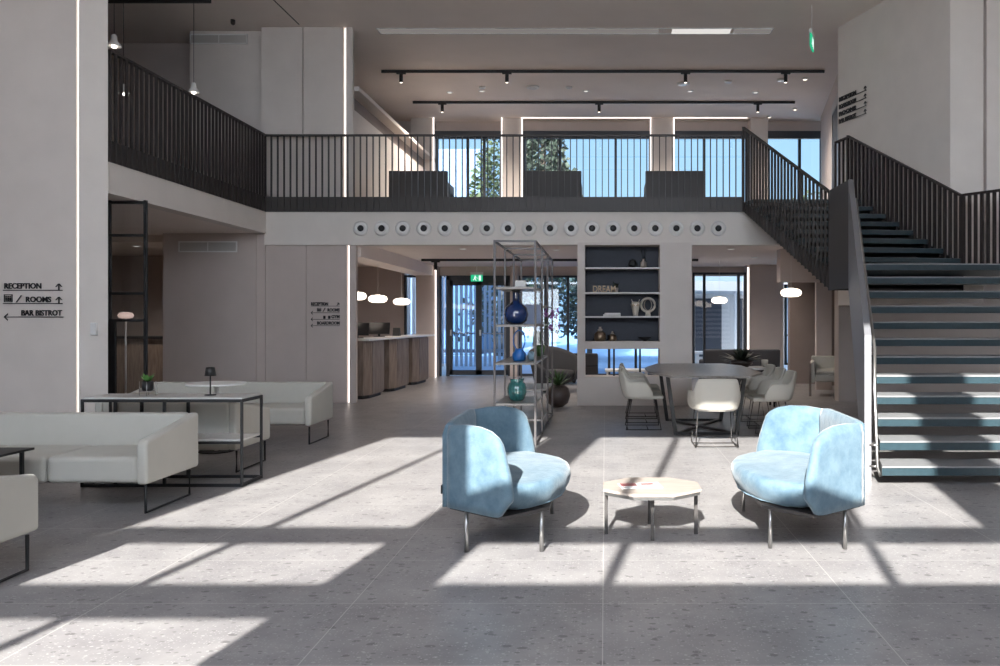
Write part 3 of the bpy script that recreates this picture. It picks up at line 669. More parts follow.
item('leaflet_stand', 'small dark leaflet stand on the reception worktop', 'stand', MB().prism([(-.06, 0), (.06, 0), (.0, .16)], -.07, .07, 'x'), M['black'], (-4.25, 16.2, 1.041), 0, None) if False else tag(MB().prism([(-.06, 0), (.06, 0), (.0, .16)], -.07, .07, 'x').build('leaflet_stand', M['black'], loc=(-4.22, 16.2, 1.041)), 'small dark leaflet stand on the reception worktop', 'stand')

# ------------------------------------------------------------------ pendant lamps
def pendant(label, loc, top, s=.94, group='glowing oval pendants'):
    t = thing('pendant_lamp', label, 'pendant lamp', loc, 0, group)
    MB().lathe([(.05*s, -.075*s), (.12*s, -.07*s), (.17*s, -.045*s), (.188*s, 0), (.17*s, .045*s), (.12*s, .07*s), (.05*s, .075*s)], 32).build('lamp_shade', M['lampglow'], t)
    MB().lathe([(.05*s, .075*s), (.05*s, .095*s)], 18).build('cap', M['white'], t)
    MB().tube([(0, 0, .09), (0, 0, top-loc[2])], .003, 6).build('cord', M['stonetop'], t); return t
pendant('glowing oval pendant lamp cut off by the reception wall edge', (-4.27, 13.72, 1.77), 2.44)
pendant('glowing oval pendant lamp above the middle of the reception counter', (-4.26, 15.0, 1.755), 2.42)
pendant('glowing oval pendant lamp above the far end of the reception counter', (-4.27, 16.8, 1.745), 2.42)
pendant('glowing oval pendant lamp hanging left of the stairs over the white armchair', (3.14, 13.5, 1.82), 2.66)
pendant('glowing oval pendant lamp in front of the rear right window', (2.50, 17.5, 1.79), 2.66)
def bell(label, loc, top):
    t = thing('bell_pendant', label, 'pendant lamp', loc, 0, 'small bell pendants over the side balcony')
    MB().lathe([(.02, .14), (.03, .12), (.035, .07), (.075, .02), (.08, 0), (.07, .0), (.03, .06)], 24).build('lamp_shade', M['white'], t)
    MB().lathe([(.01, .03), (.028, .01), (.028, -.008), (.01, -.02)], 14).build('bulb', M['bulb'], t)
    MB().tube([(0, 0, .14), (0, 0, top-loc[2])], .004, 6).build('cord', M['black'], t)
bell('small white bell pendant above the middle of the side balcony railing', (-5.86, 11.4, 4.6), 5.88)
bell('small white bell pendant nearest the tall sign wall', (-5.78, 9.42, 4.58), 5.88)
bell('small bell pendant seen low behind the balcony railing slats', (-6.86, 11.4, 4.58), 5.88)
tag(MB().box(-7.6, -5.62, 11.38, 11.42, 5.88, 5.94).build('ceiling_track', M['black']), 'short black track carrying the bell pendants', 'track light', 'black ceiling tracks')
tag(MB().box(-7.0, -5.62, 9.40, 9.44, 5.88, 5.94).build('ceiling_track', M['black']), 'black track at the top edge beside the tall sign wall', 'track light', 'black ceiling tracks')

# ------------------------------------------------------------------ ceiling tracks with spots, downlights
def track(label, x0, x1, y, z, spots):
    t = thing('spotlight_track', label, 'track light', (x0, y, z), 0, 'black spotlight tracks')
    MB().box(0, x1-x0, -.02, .02, -.05, 0).build('track', M['black'], t)
    for s in spots:
        p = MB().cyl(s-x0, 0, -.24, -.07, .035, 16).box(s-x0-.09, s-x0+.09, -.02, .02, -.075, -.05).build('spotlight', M['black'], t)
        MB().cyl(s-x0, 0, -.243, -.239, .028, 16).build('lens', M['lampglow'], p)
track('front black spotlight track on the mezzanine ceiling', -4.33, 4.25, 15.5, CZ, (-3.95, -1.9, 1.56, 3.5))
track('rear black spotlight track on the mezzanine ceiling', -4.25, 4.2, 17.7, CZ, (-3.6, -.13, 3.38))
track('black spotlight track on the lower ceiling before the entrance door', -3.9, 1.98, 17.0, 2.66, (-3.6,))
dl = [(-2.55, 15.9+.7, .07), (-1.5, 16.6, .14), (-.75, 16.6, .07), (1.6, 16.35, .13), (2.5, 16.2, .08), (3.55, 16.1, .09), (4.0, 16.0, .06), (4.35, 18.3, .05), (3.9, 19.0, .05)]
for i, (x, y, r) in enumerate(sorted(dl, key=lambda q: q[0]/q[1])):
    t = thing('ceiling_disc', 'small pale round fitting on the mezzanine ceiling, %s from the left' % ordn[i], 'ceiling fitting', (x, y, CZ), 0, 'round fittings on the mezzanine ceiling')
    MB().lathe([(r, 0), (r, -.02), (r*.8, -.035)], 24).build('rim', M['white'], t)
    MB().lathe([(r*.6, -.03), (r*.6, -.037)], 20).build('lens', M['lampglow'] if r < .07 else M['stonetop'], t)
ls = thing('linear_ceiling_light', 'long thin glass-covered light slot in the ceiling above the railing', 'ceiling light', (-3.8, 13.25, CZ))  # no lamp: emissive strip standing in for sun reflected onto the ceiling
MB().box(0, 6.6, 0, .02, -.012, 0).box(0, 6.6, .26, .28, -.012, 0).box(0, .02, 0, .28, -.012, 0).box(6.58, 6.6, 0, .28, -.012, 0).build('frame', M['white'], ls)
MB().box(.02, 4.7, .02, .26, -.006, 0).box(5.95, 6.58, .02, .26, -.006, 0).build('diffuser', M['linear2'], ls)  # fainter glints, put in as dim emission
MB().box(4.92, 5.9, .02, .26, -.006, 0).build('lit_diffuser', M['linear'], ls)  # brightest glint patch, reflected sun put in as emission
# recessed downlights on both levels; reception and bar ones added to brighten there
def downlight(x, y, z, e, label, grp, size=.5):
    t = thing('downlight', label, 'downlight', (x, y, z), 0, grp)
    MB().lathe([(.07, 0), (.07, -.008), (.05, -.012)], 24).build('rim', M['white'], t)
    MB().lathe([(.048, -.010), (.048, -.013)], 20).build('lens', M['linear'], t)
    ld = bpy.data.lights.new('downlight_lamp', 'SPOT'); ld.energy = e; ld.spot_size = math.radians(150); ld.spot_blend = 1; ld.shadow_soft_size = .12; ld.color = (1, .88, .76)
    o = bpy.data.objects.new('downlight_lamp', ld); C.objects.link(o); o.parent = t; o.location = (0, 0, -.05)
for i, (x, y) in enumerate(((-2.6, 14.6), (-.9, 14.8), (-2.6, 17.6), (-.4, 17.4), (2.3, 14.6), (3.1, 16.6), (-5.2, 16.2), (-8.2, 14.0))):
    downlight(x, y, 2.66, 105, 'recessed downlight in the lower ceiling, %s' % ('before the reception near side', 'behind the steel rack', 'before the entrance door', 'behind the display wall', 'between display wall and stairs', 'before the rear right pier', 'behind the reception counter', 'over the bar')[i], 'downlights in the lower ceiling')
for i, (x, y) in enumerate(((-2.6, 16.9), (-.4, 16.9), (1.8, 16.9), (-3.3, 17.0), (3.2, 17.0))):
    downlight(x, y, CZ, 420, 'recessed downlight in the mezzanine ceiling, %s' % ('front left', 'front middle', 'front right', 'rear left', 'rear right')[i], 'downlights in the mezzanine ceiling')

# ------------------------------------------------------------------ signs and exit signs
def arrow(mb, x, z, y, d, s):
    w_ = .006
    def bar(a, b, c, e): mb.prism([(a, b-w_), (c, e-w_), (c, e+w_), (a, b+w_)] if abs(c-a) > abs(e-b) else [(a-w_, b), (a+w_, b), (c+w_, e), (c-w_, e)], y-.004, y+.004, 'y')
    if d == 'up': bar(x, z, x, z+s); bar(x-s*.45, z+s*.5, x, z+s); bar(x+s*.45, z+s*.5, x, z+s)
    if d == 'left': bar(x, z, x+s*.5, z+s*.42); bar(x, z, x+s*.5, z-s*.42)
    if d == 'ur': bar(x-s*.5, z+s*.1, x, z+s*.7); bar(x-s*.4, z+s*.7, x, z+s*.7); bar(x, z+s*.25, x, z+s*.7)
def lift_icon(mb, x, z, s, y):
    t_ = s*.09
    mb.box(x, x+s*1.1, y-.004, y+.004, z, z+t_).box(x, x+s*1.1, y-.004, y+.004, z+s-t_, z+s).box(x, x+t_, y-.004, y+.004, z, z+s).box(x+s*1.1-t_, x+s*1.1, y-.004, y+.004, z, z+s)
    for q in (.28, .55, .82):
        mb.lathe([(s*.09, -.004), (s*.09, .004)], 12, (x+s*q, y, z+s*.72), axis='y').box(x+s*(q-.09), x+s*(q+.09), y-.004, y+.004, z+s*.12, z+s*.6)
sg = thing('wayfinding_sign', 'black wayfinding letters RECEPTION, ROOMS and BAR BISTROT on the nearest left wall', 'sign', (-6.69, 8.895, 0))
mb = MB(); text_mb(mb, 'RECEPTION', .01, 1.71, .085, -.004, width=.41, bold=.002); mb.box(0, .66, -.008, 0, 1.685, 1.695); arrow(mb, .62, 1.69, -.004, 'up', .075); mb.build('lettering', M['ink'], sg)
mb = MB(); lift_icon(mb, .01, 1.56, .085, -.004); mb.prism([(.14, 1.555), (.152, 1.555), (.21, 1.635), (.198, 1.635)], -.008, 0, 'y'); text_mb(mb, 'ROOMS', .25, 1.56, .085, -.004, width=.28, bold=.002); mb.box(0, .66, -.008, 0, 1.538, 1.548); arrow(mb, .62, 1.543, -.004, 'up', .075); mb.build('lettering', M['ink'], sg)
mb = MB(); text_mb(mb, 'BAR BISTROT', .20, 1.41, .085, -.004, width=.45, bold=.002); mb.box(.02, .67, -.008, 0, 1.388, 1.398); arrow(mb, .012, 1.393, -.004, 'left', .08); mb.build('lettering', M['ink'], sg)
sg = thing('wayfinding_sign', 'small black wayfinding letters on the wall beside the reception opening', 'sign', (-4.83, FY+.045, 0))
s_ = .072
mb = MB(); text_mb(mb, 'RECEPTION', 0, 1.60, s_, -.004, width=.28, bold=.003); mb.box(0, .47, -.008, 0, 1.585, 1.592); arrow(mb, .46, 1.59, -.004, 'ur', .07); mb.build('lettering', M['ink'], sg)
mb = MB(); lift_icon(mb, .10, 1.50, .06, -.004); mb.prism([(.19, 1.495), (.202, 1.495), (.24, 1.56), (.228, 1.56)], -.008, 0, 'y'); text_mb(mb, 'ROOMS', .27, 1.50, s_, -.004, width=.20, bold=.003); mb.box(0, .47, -.008, 0, 1.475, 1.483); arrow(mb, .0, 1.479, -.004, 'left', .06); mb.build('lettering', M['ink'], sg)
mb = MB()
for q in (.22, .30): mb.lathe([(.02, -.004), (.02, .004)], 12, (q, -.004, 1.41), axis='y').box(q-.018, q+.018, -.008, 0, 1.38, 1.43)
text_mb(mb, 'GYM', .335, 1.39, s_, -.004, width=.135, bold=.003); mb.box(0, .47, -.008, 0, 1.367, 1.375); arrow(mb, .0, 1.371, -.004, 'left', .06); mb.build('lettering', M['ink'], sg)
mb = MB(); text_mb(mb, 'BOARDROOM', .10, 1.285, s_, -.004, width=.37, bold=.003); mb.box(0, .47, -.008, 0, 1.262, 1.27); arrow(mb, .0, 1.266, -.004, 'left', .06); mb.build('lettering', M['ink'], sg)
# upper right sign, on the slanted stair wall
dv = (A2-A1).normalized(); base = A1+dv*.05
sg = thing('wayfinding_sign', 'four small black lines of wayfinding letters high on the pale stair wall', 'sign', (base.x-.012, base.y-.004, 0), math.atan2(dv.y, dv.x))
for k, (zz, tx) in enumerate(((4.97, 'RECEPTION'), (4.85, 'BOARDROOM'), (4.73, 'ROOMS'), (4.61, 'BAR BISTROT'))):
    mb = MB(); text_mb(mb, tx, 0, zz, .075, -.004, width=.46, bold=.006); mb.box(0, .72, -.008, 0, zz-.018, zz-.008); arrow(mb, .69, zz-.01, -.004, 'up', .07); mb.build('lettering', M['ink'], sg)
def exit_sign(label, loc, rz, wd, ht, drop):
    t = thing('exit_sign', label, 'exit sign', loc, rz, 'green exit signs')
    MB().box(-wd/2, wd/2, -.012, .012, 0, ht).build('panel', M['green'], t)
    mb = MB(); u = ht
    mb.box(wd*.18, wd*.36, -.016, -.012, u*.12, u*.88)
    mb.lathe([(u*.09, -.016), (u*.09, -.012)], 12, (-wd*.12, 0, u*.78), axis='y')
    mb.prism([(-wd*.20, u*.68), (-wd*.06, u*.68), (-wd*.10, u*.40), (.0, u*.14), (-wd*.06, u*.12), (-wd*.15, u*.36), (-wd*.28, u*.16), (-wd*.32, u*.2), (-wd*.2, u*.45)], -.016, -.012, 'y')
    mb.prism([(-wd*.02, u*.6), (wd*.1, u*.5), (wd*.1, u*.44), (-wd*.04, u*.52)], -.016, -.012, 'y')
    mb.build('pictogram', M['exitwhite'], t)
    MB().box(-wd/2-.01, wd/2+.01, -.02, .02, ht, ht+.06).build('housing', M['white'], t)
    if drop: MB().tube([(0, 0, ht+.06), (0, 0, drop)], .006, 6).build('rod', M['white'], t)
exit_sign('green running-man exit sign above the glass entrance door', (-3.03, 18.9, 2.27), 0, .28, .16, .39)
exit_sign('exit sign hanging edge-on from the high ceiling above the stairs', (3.18, 12.3, 5.53), 1.2, .34, .19, .67)

# ------------------------------------------------------------------ vents, thermostat
def vent(label, x0, x1, y, z0, z1):
    t = thing('air_vent', label, 'air vent', (x0, y, z0), 0, 'air vents in the walls')
    w_, h_ = x1-x0, z1-z0
    MB().box(0, w_, -.015, 0, 0, .02).box(0, w_, -.015, 0, h_-.02, h_).box(0, .02, -.015, 0, 0, h_).box(w_-.02, w_, -.015, 0, 0, h_).box(w_/2-.005, w_/2+.005, -.015, 0, 0, h_).build('frame', M['white'], t)
    mb = MB()
    for k in range(7): z = .025+k*(h_-.05)/7; mb.box(.02, w_-.02, -.010, -.002, z, z+.008)
    mb.box(.02, w_-.02, -.002, 0, .02, h_-.02)
    mb.build('grille', M['grille'], t)
vent('long air vent high on the wall beneath the side balcony', -6.98, -6.02, FY, 2.47, 2.65)
vent('long air vent near the ceiling on the mezzanine wall', -6.95, -5.98, FY+.3, 5.98, 6.15)
tag(MB().box(-5.71, -5.64, 8.87, 8.9, 1.19, 1.33).build('thermostat', M['white'], bevel=.006), 'small white wall controller beside the tall light line', 'thermostat')
tag(MB().lathe([(.035, 0), (.035, -.06), (.02, -.08)], 16, (-6.0, FY-.2, CZ)).build('ceiling_camera', M['dark']), 'small dark dome fitting on the ceiling above the upper air vent', 'camera')

# ------------------------------------------------------------------ glass partition at left, bar beyond
gp = thing('glass_partition', 'black framed glass partition between the sign wall and the bar', 'partition', (-5.9, 9.5, 0))
mb = MB()
for x in (0, .43): mb.box(x, x+.03, -.02, .02, 0, 2.78)
for z in (2.74, 2.35, 1.66, 1.34, 0): mb.box(0, .45, -.02, .02, z, z+.03)
mb.box(.03, .09, -.02, .02, 0, 1.34)
mb.build('frame', M['black'], gp)
q = MB(); q._f([(0, 0, 0), (.45, 0, 0), (.45, 0, 2.75), (0, 0, 2.75)], [(0, 1, 2, 3)]); q.build('glass_pane', M['clear'], gp)
bc = thing('bar_counter', 'dark bar counter seen behind the glass partition', 'counter', (-10.4, 14.6, 0))
MB().box(0, 3.4, 0, .6, 0, 1.02).build('body', M['walnut'], bc); MB().box(-.03, 3.43, -.04, .64, 1.02, 1.06).build('worktop', M['black'], bc)
struct('trim_6', MB().box(-8.9, -7.9, 16.1, 16.19, 1.1, 2.0), M['wallbrown'])
t = thing('floor_lamp', 'pale mushroom lamp glowing behind the glass partition', 'lamp', (-6.35, 10.6, .22))
MB().cyl(0, 0, -.22, -.19, .13, 24).build('base', M['white'], t); MB().tube([(0, 0, -.19), (0, 0, 1.16)], .012, 8).build('pole', M['white'], t)
MB().lathe([(.04, 1.16), (.08, 1.17), (.097, 1.2), (.075, 1.235), (.03, 1.245)], 24).build('lamp_shade', mat('lamp_shade_pale', (.8, .65, .6), .5, emis=(1, .7, .6), estr=.45), t)

# ------------------------------------------------------------------ sofas
def sofa(label, loc, rz, L, seats, group='cream sofas on thin black sled legs'):
    t = thing('sofa', label, 'sofa', loc, rz, group)
    D = .72                                  # faces -Y; front at y=0, back at y=D, centred on x
    arm = [(0.0, .215), (0.0, .50), (.03, .525), (.12, .535), (D, .64), (D, .215)]
    for s in (-1, 1):
        x0 = s*L/2; x1 = x0-s*.075
        MB().prism(arm, min(x0, x1), max(x0, x1), 'x').build('arm', M['sofa'], t, bevel=.022, seg=3)
    MB().hexa([(-L/2+.07, D-.13, .215), (L/2-.07, D-.13, .215), (L/2-.07, D, .215), (-L/2+.07, D, .215)], [(-L/2+.07, D-.08, .637), (L/2-.07, D-.08, .637), (L/2-.07, D, .64), (-L/2+.07, D, .64)]).build('backrest', M['sofa'], t, bevel=.02, seg=3)
    w_ = (L-.15)/seats
    for k in range(seats):
        x = -L/2+.075+k*w_
        MB().box(x+.003, x+w_-.003, .025, D-.12, .22, .405).build('seat_cushion', M['sofa'], t, bevel=.035, seg=4)
    MB().box(-L/2+.08, L/2-.08, .14, D-.08, .205, .225).build('base', M['dark'], t)
    for s in (-1, 1):
        x = s*(L/2-.035)
        MB().tube([(x, .05, .2), (x, .05, .012), (x, D-.08, .012), (x, D-.08, .2)], .010, 8).build('leg', M['black'], t)
    return t
sofa('long cream sofa in front of the console table, facing the viewer', (-4.23, 5.55, 0), 0, 2.1, 3)
sofa('cream sofa at the far end, behind the bistro table, facing the viewer', (-4.23, 8.65, 0), 0, 2.1, 3)
sofa('cream two-seat sofa seen from behind, just beyond the console table', (-3.86, 7.74, 0), PI, 1.25, 2)
sofa('cream sofa cut off by the lower left edge, showing only one arm', (-3.76, 4.37, 0), PI, 1.35, 2)

# console table behind the sofa
ct = thing('console_table', 'long high console table with black frame and pale top behind the sofa', 'table', (-4.26, 6.52, 0))
cl, cw, ch = 1.30, .37, .715
MB().box(0, cl, 0, cw, ch, ch+.012).build('table_top', M['stonetop'], ct)
for x in (0, cl):
    for y in (0, cw): MB().box(x-.009, x+.009, y-.009, y+.009, .0, ch).build('leg', M['black'], ct)
mb = MB()
for z in (.012, ch-.014):
    for y in (0, cw): mb.box(0, cl, y-.011, y+.011, z-.011, z+.013)
    for x in (0, cl): mb.box(x-.011, x+.011, 0, cw, z-.011, z+.013)
for y in (0, cw): mb.box(.67, cl, y-.011, y+.011, .35, .37)
for y in (0, cw):
    for x in (.27, .67): mb.box(x-.010, x+.010, y-.011, y+.011, .02, ch)
mb.build('rails', M['black'], ct)
MB().box(.68, cl-.01, .01, cw-.01, .37, .385).build('lower_shelf', M['stonetop'], ct)
t = thing('table_lamp', 'small black mushroom table lamp on the console table', 'lamp', (-3.315, 6.72, ch+.012))
MB().cyl(0, 0, 0, .008, .045, 24).build('base', M['black'], t); MB().tube([(0, 0, .008), (0, 0, .2)], .006, 8).build('pole', M['black'], t)
MB().lathe([(.045, .165), (.034, .235), (.02, .237)], 24).build('lamp_shade', M['black'], t)
t = thing('potted_plant', 'small plant in a dark glass on a wire stand on the console table', 'plant', (-3.83, 6.70, ch+.012))
MB().lathe([(.035, .035), (.045, .06), (.045, .12), (.04, .12)], 20).build('pot', M['black'], t)
mb = MB()
for k in range(4): a = k*PI/2+.4; mb.tube([(.06*math.cos(a), .06*math.sin(a), 0), (.06*math.cos(a), .06*math.sin(a), .12)], .003, 6)
mb.tube([(.06*math.cos(a*PI/8), .06*math.sin(a*PI/8), .04) for a in range(16)], .003, 6, closed=True).build('stand', M['steel'], t)
mb = MB()
for k in range(16): a = k*2.4; mb.leaf((0, 0, .11), (.055*math.cos(a), .055*math.sin(a), .14+.05*random.random()), .03)
mb.build('foliage', mat('bright_leaf', (.10, .26, .06), .5), t)
# bistro table between the rear sofas
t = thing('bistro_table', 'round pedestal table with pale top between the two rear sofas', 'table', (-4.02, 8.28, 0))
MB().cyl(0, 0, 0, .012, .17, 32).build('base', M['black'], t); MB().cyl(0, 0, .012, .69, .022, 16).build('pedestal', M['white'], t); MB().cyl(0, 0, .69, .71, .29, 40).build('table_top', M['white'], t)
# low dark side table between the front sofas
t = thing('low_table', 'low table with thin black top cut off by the left edge', 'table', (-4.25, 5.0, 0))
MB().box(-.4, .4, -.35, .4, .485, .5).build('table_top', M['black'], t, bevel=.002)
for x in (-.36, .34):
    for y in (-.31, .34): MB().box(x, x+.02, y, y+.02, 0, .485).build('leg', M['black'], t)

# ------------------------------------------------------------------ blue velvet armchairs
def velvet_chair(label, loc, rz):
    """faces +X; the back lies along x=0"""
    t = thing('lounge_armchair', label, 'armchair', loc, rz, 'blue velvet armchairs')
    zb, zt = .25, .735
    # back panel
    def panel(name, a, b, lo, prof, th=.075, sub=2):
        """prof: list of (u along a->b, z) outline; builds a padded slab"""
        d = (b-a); L = d.length; d = d.normalized(); nrm = Vector((-d.y, d.x))
        N = 14; Kz = 9; mb = MB()
        def top(u):
            for (u0, z0), (u1, z1) in zip(prof, prof[1:]):
                if u0 <= u <= u1: return z0+(z1-z0)*(u-u0)/(u1-u0 or 1)
            return prof[-1][1]
        grids = []
        for side in (-1, 1):
            g = []
            for j in range(Kz+1):
                row = []
                for i in range(N+1):
                    q = i/N; v = j/Kz
                    ue = end(v) if end else 1
                    uu = q*ue; z = lo+(top(uu)-lo)*v
                    e = min(q*ue*L, (1-q)*ue*L+.0, (z-lo)+.02, (top(uu)-z)) if True else 0
                    e = max(0, min(1, min((1-q)*ue*L, top(uu)-z)/.05)); puff = math.sqrt(1-(1-e)**2)*.5+.5 if e < 1 else 1
                    p = a+d*(uu*L)+nrm*side*th/2*puff
                    row.append(mb.b.verts.new((p.x, p.y, z)))
                g.append(row)
            grids.append(g)
        A, B_ = grids
        for j in range(Kz):
            for i in range(N):
                for G_ in (A, B_): f = mb.b.faces.new((G_[j][i], G_[j][i+1], G_[j+1][i+1], G_[j+1][i])); f.smooth = True
        def stitch(ra, rb):
            for i in range(len(ra)-1): f = mb.b.faces.new((ra[i], ra[i+1], rb[i+1], rb[i])); f.smooth = True
        stitch(A[0], B_[0]); stitch(A[-1], B_[-1]); stitch([r[0] for r in A], [r[0] for r in B_]); stitch([r[-1] for r in A], [r[-1] for r in B_])
        return mb.build(name, M['velvet'], t)
    end = None
    panel('backrest', Vector((0, -.42)), Vector((0, .42)), zb, [(0, zt), (.1, zt+.012), (.9, zt+.012), (1, zt)])
    end = lambda v: .83+.19*math.sin(PI*min(1, v*.9)**.9) if v < .75 else .83+.19*math.sin(PI*.675**.9)-(v-.75)*.5
    wp = [(0, zt), (.25, zt+.012), (.5, zt+.008), (.68, zt-.012), (.80, zt-.045), (.90, zt-.10), (.97, zt-.17), (1.03, zt-.27), (1.1, zt-.33)]
    ext = Vector((.405, -.72))
    panel('side_wing', Vector((0.01, -.41)), ext, zb, wp, .06)
    panel('side_wing', Vector((0.01, .41)), Vector((.405, .72)), zb, wp, .06)
    # piping along the wing's upper edge
    # seat
    mb = MB()
    poly = [(.03, -.38), (.37, -.645), (.50, -.55), (.62, -.40), (.69, -.20), (.71, 0), (.69, .20), (.62, .40), (.50, .55), (.37, .645), (.03, .38)]
    n = len(poly); layers = [(.254, .86), (.275, .91), (.31, .965), (.35, 1.0), (.385, .995), (.412, .965), (.426, .88), (.434, .5), (.46, .0)]
    rings = []
    ctr = Vector((.32, 0))
    # refine polygon
    P = []
    for i in range(n):
        a, b = Vector(poly[i]), Vector(poly[(i+1) % n])
        for q in range(4): P.append(a.lerp(b, q/4))
    for z, k in layers[:-1]:
        rings.append([mb.b.verts.new((ctr.x+(p.x-ctr.x)*k, ctr.y+(p.y-ctr.y)*k, z+.012*math.sin(p.x*9)*(k < .95))) for p in P])
    for A, B_ in zip(rings, rings[1:]):
        for i in range(len(P)): f = mb.b.faces.new((A[i], A[(i+1) % len(P)], B_[(i+1) % len(P)], B_[i])); f.smooth = True
    mb.b.faces.new(rings[0][::-1]); f = mb.b.faces.new(rings[-1]); f.smooth = True
    seat = mb.build('seat_cushion', M['velvet'], t, sub=1)
    seam = [(ctr.x+(p.x-ctr.x)*.90, ctr.y+(p.y-ctr.y)*.90, .268) for p in P[6:-10]]
    MB().tube(seam, .005, 6).build('piping', M['pipe'], seat)
    # base plate
    MB().prism([(0, -.39), (.355, -.675), (.60, -.42), (.60, .42), (.355, .675), (0, .39)], .232, .252).build('base_plate', M['dark'], t)
    for (x, y) in ((.115, -.48), (.555, -.47), (.555, .45), (.115, .47)):
        MB().cyl(x, y, 0, .235, .0125, 14).build('leg', M['steel'], t)
    MB().box(-.045, -.038, -.43, -.39, .33, .38).build('tag', M['black'], t)
    return t
velvet_chair('pale blue velvet armchair left of the low coffee table', (-.928, 5.17, 0), 0)
velvet_chair('pale blue velvet armchair right of the low coffee table, beside the stairs', (1.54, 5.22, 0), PI)

# ------------------------------------------------------------------ octagonal coffee table
tb = thing('coffee_table', 'low octagonal coffee table with pale wood top between the blue armchairs', 'table', (.293, 5.05, 0))
r0 = .355; oc = [(r0*math.cos(PI/8+k*PI/4)*.93, r0*math.sin(PI/8+k*PI/4)*.80) for k in range(8)]
MB().prism(oc, .298, .316).build('table_top', M['tabletop'], tb, bevel=.003)
oc2 = [(x*.965, y*.965) for x, y in oc]
mb = MB()
for i in range(8):
    a, b = Vector(oc2[i]), Vector(oc2[(i+1) % 8]); a2, b2 = a*.95, b*.95
    mb.hexa([(a.x, a.y, .278), (b.x, b.y, .278), (b2.x, b2.y, .278), (a2.x, a2.y, .278)], [(a.x, a.y, .298), (b.x, b.y, .298), (b2.x, b2.y, .298), (a2.x, a2.y, .298)])
mb.build('apron', M['steel'], tb)
for x, y in ((-.285, .04), (.285, .04), (0, -.11), (-.0, .22)): MB().box(x-.011, x+.011, y-.011, y+.011, 0, .29).build('leg', M['dark'], tb)
t = thing('magazine', 'open magazine lying on the octagonal coffee table', 'magazine', (.22, 5.03, .3175), .15)
MB().box(-.13, 0, -.075, .075, 0, .004).box(0, .13, -.075, .075, 0, .004).build('page', M['paper'], t)
MB().box(-.12, -.02, -.02, .065, .0041, .0055).box(.01, .09, .0, .05, .0041, .0055).build('printed_picture', M['paperred'], t)

# ------------------------------------------------------------------ dining table and chairs
dt = thing('dining_table', 'long grey wooden table with chamfered ends and dark crossed legs', 'table', (1.20, 10.15, 0))
MB().prism([(-.46, -1.29), (.42, -1.29), (.66, -.7), (.66, .75), (.46, 1.25), (-.46, 1.25), (-.68, .3), (-.68, -.5)], .715, .742).build('table_top', M['greytop'], dt, bevel=.004)
for y in (-.65, .65):
    for q in (-1, 1):
        MB().hexa([(q*.36-.022, y-.03, 0), (q*.36+.022, y-.03, 0), (q*.36+.022, y+.03, 0), (q*.36-.022, y+.03, 0)], [(q*.46-.022, y-.03, .715), (q*.46+.022, y-.03, .715), (q*.46+.022, y+.03, .715), (q*.46-.022, y+.03, .715)]).build('leg', M['black'], dt)
    MB().box(-.36, .36, y-.025, y+.025, .002, .028).build('foot_bar', M['black'], dt)
for P in ([(-.36, -.65), (-.31, -.65), (.36, .65), (.31, .65)], [(.31, -.65), (.36, -.65), (-.31, .65), (-.36, .65)]): MB().prism(P, .005, .03).build('floor_brace', M['rackm'], dt)
def dining_chair(label):
    t = thing('dining_chair', label, 'chair', (0, 0, 0), 0, 'off-white chairs around the long table')
    NS, NT = 48, 8; mb = MB(); g = []
    def plan(s):                      # s 0..1 around the U, faces -Y
        a = PI*(s*1.0)
        x = -.28*math.cos(a); y = .25*math.sin(a)
        c, sn = math.cos(a), math.sin(a)
        x = -.272*math.copysign(abs(c)**.42, c); y = -.11+.38*abs(sn)**.72
        return x, y
    for j in range(NT+1):
        v = j/NT; row = []
        for i in range(NS+1):
            s = i/NS; x, y = plan(s); e = min(s, 1-s)*2
            top = .46+.14*min(1, e/.05)+.145*max(0, min(1, (e-.48)/.17)) if e < .65 else .745
            top = min(top, .745)
            z = .40+(top-.40)*v; k = .86+.14*min(1, v*1.5)**.6
            cor = abs(x)/.275
            if v > .7 and e > .6: z -= .02*(cor**4)*(v-.7)/.3
            row.append(mb.b.verts.new((x*k, (y-.0)*k+.0+.03*v*(e > .5), z)))
        g.append(row)
    for j in range(NT):
        for i in range(NS): f = mb.b.faces.new((g[j][i], g[j][i+1], g[j+1][i+1], g[j+1][i])); f.smooth = True
    mb.build('shell', M['chairw'], t, solid=.028, sub=1)
    MB().prism([(-.235, -.24), (.235, -.24), (.245, -.05), (.20, .18), (.08, .235), (-.08, .235), (-.20, .18), (-.245, -.05)], .385, .435).build('seat', M['chairw'], t, bevel=.02, seg=3)
    for s in (-1, 1):
        x = s*.225
        MB().tube([(x*.88, -.15, .385), (x, -.21, .012), (x, .22, .012), (x*.88, .15, .385)], .008, 8).build('leg', M['dark'], t)
    for yy in (-.05, .2): MB().tube([(-.225, yy, .014), (.225, yy, .014)], .006, 6).build('crossbar', M['dark'], t)
    return t
c0 = dining_chair('off-white chair at the near end of the long table, back to the viewer')
c0.location = (1.19, 8.72, 0); c0.rotation_euler.z = PI       # faces +Y (away from the viewer)
def face(x, y, rz, lab): return dup(c0, (x, y, 0), rz, lab)
face(.48, 10.05, PI/2, 'off-white chair on the left side of the long table, nearest the viewer')
face(.50, 10.72, PI/2, 'off-white chair on the left side of the long table, second from the viewer')
face(.52, 11.38, PI/2, 'off-white chair on the left side of the long table, farthest from the viewer')
face(2.0, 9.75, -PI/2, 'off-white chair on the right side of the long table, nearest the viewer')
face(2.02, 10.42, -PI/2, 'off-white chair on the right side of the long table, second from the viewer')
face(2.03, 11.10, -PI/2, 'off-white chair on the right side of the long table, farthest from the viewer')

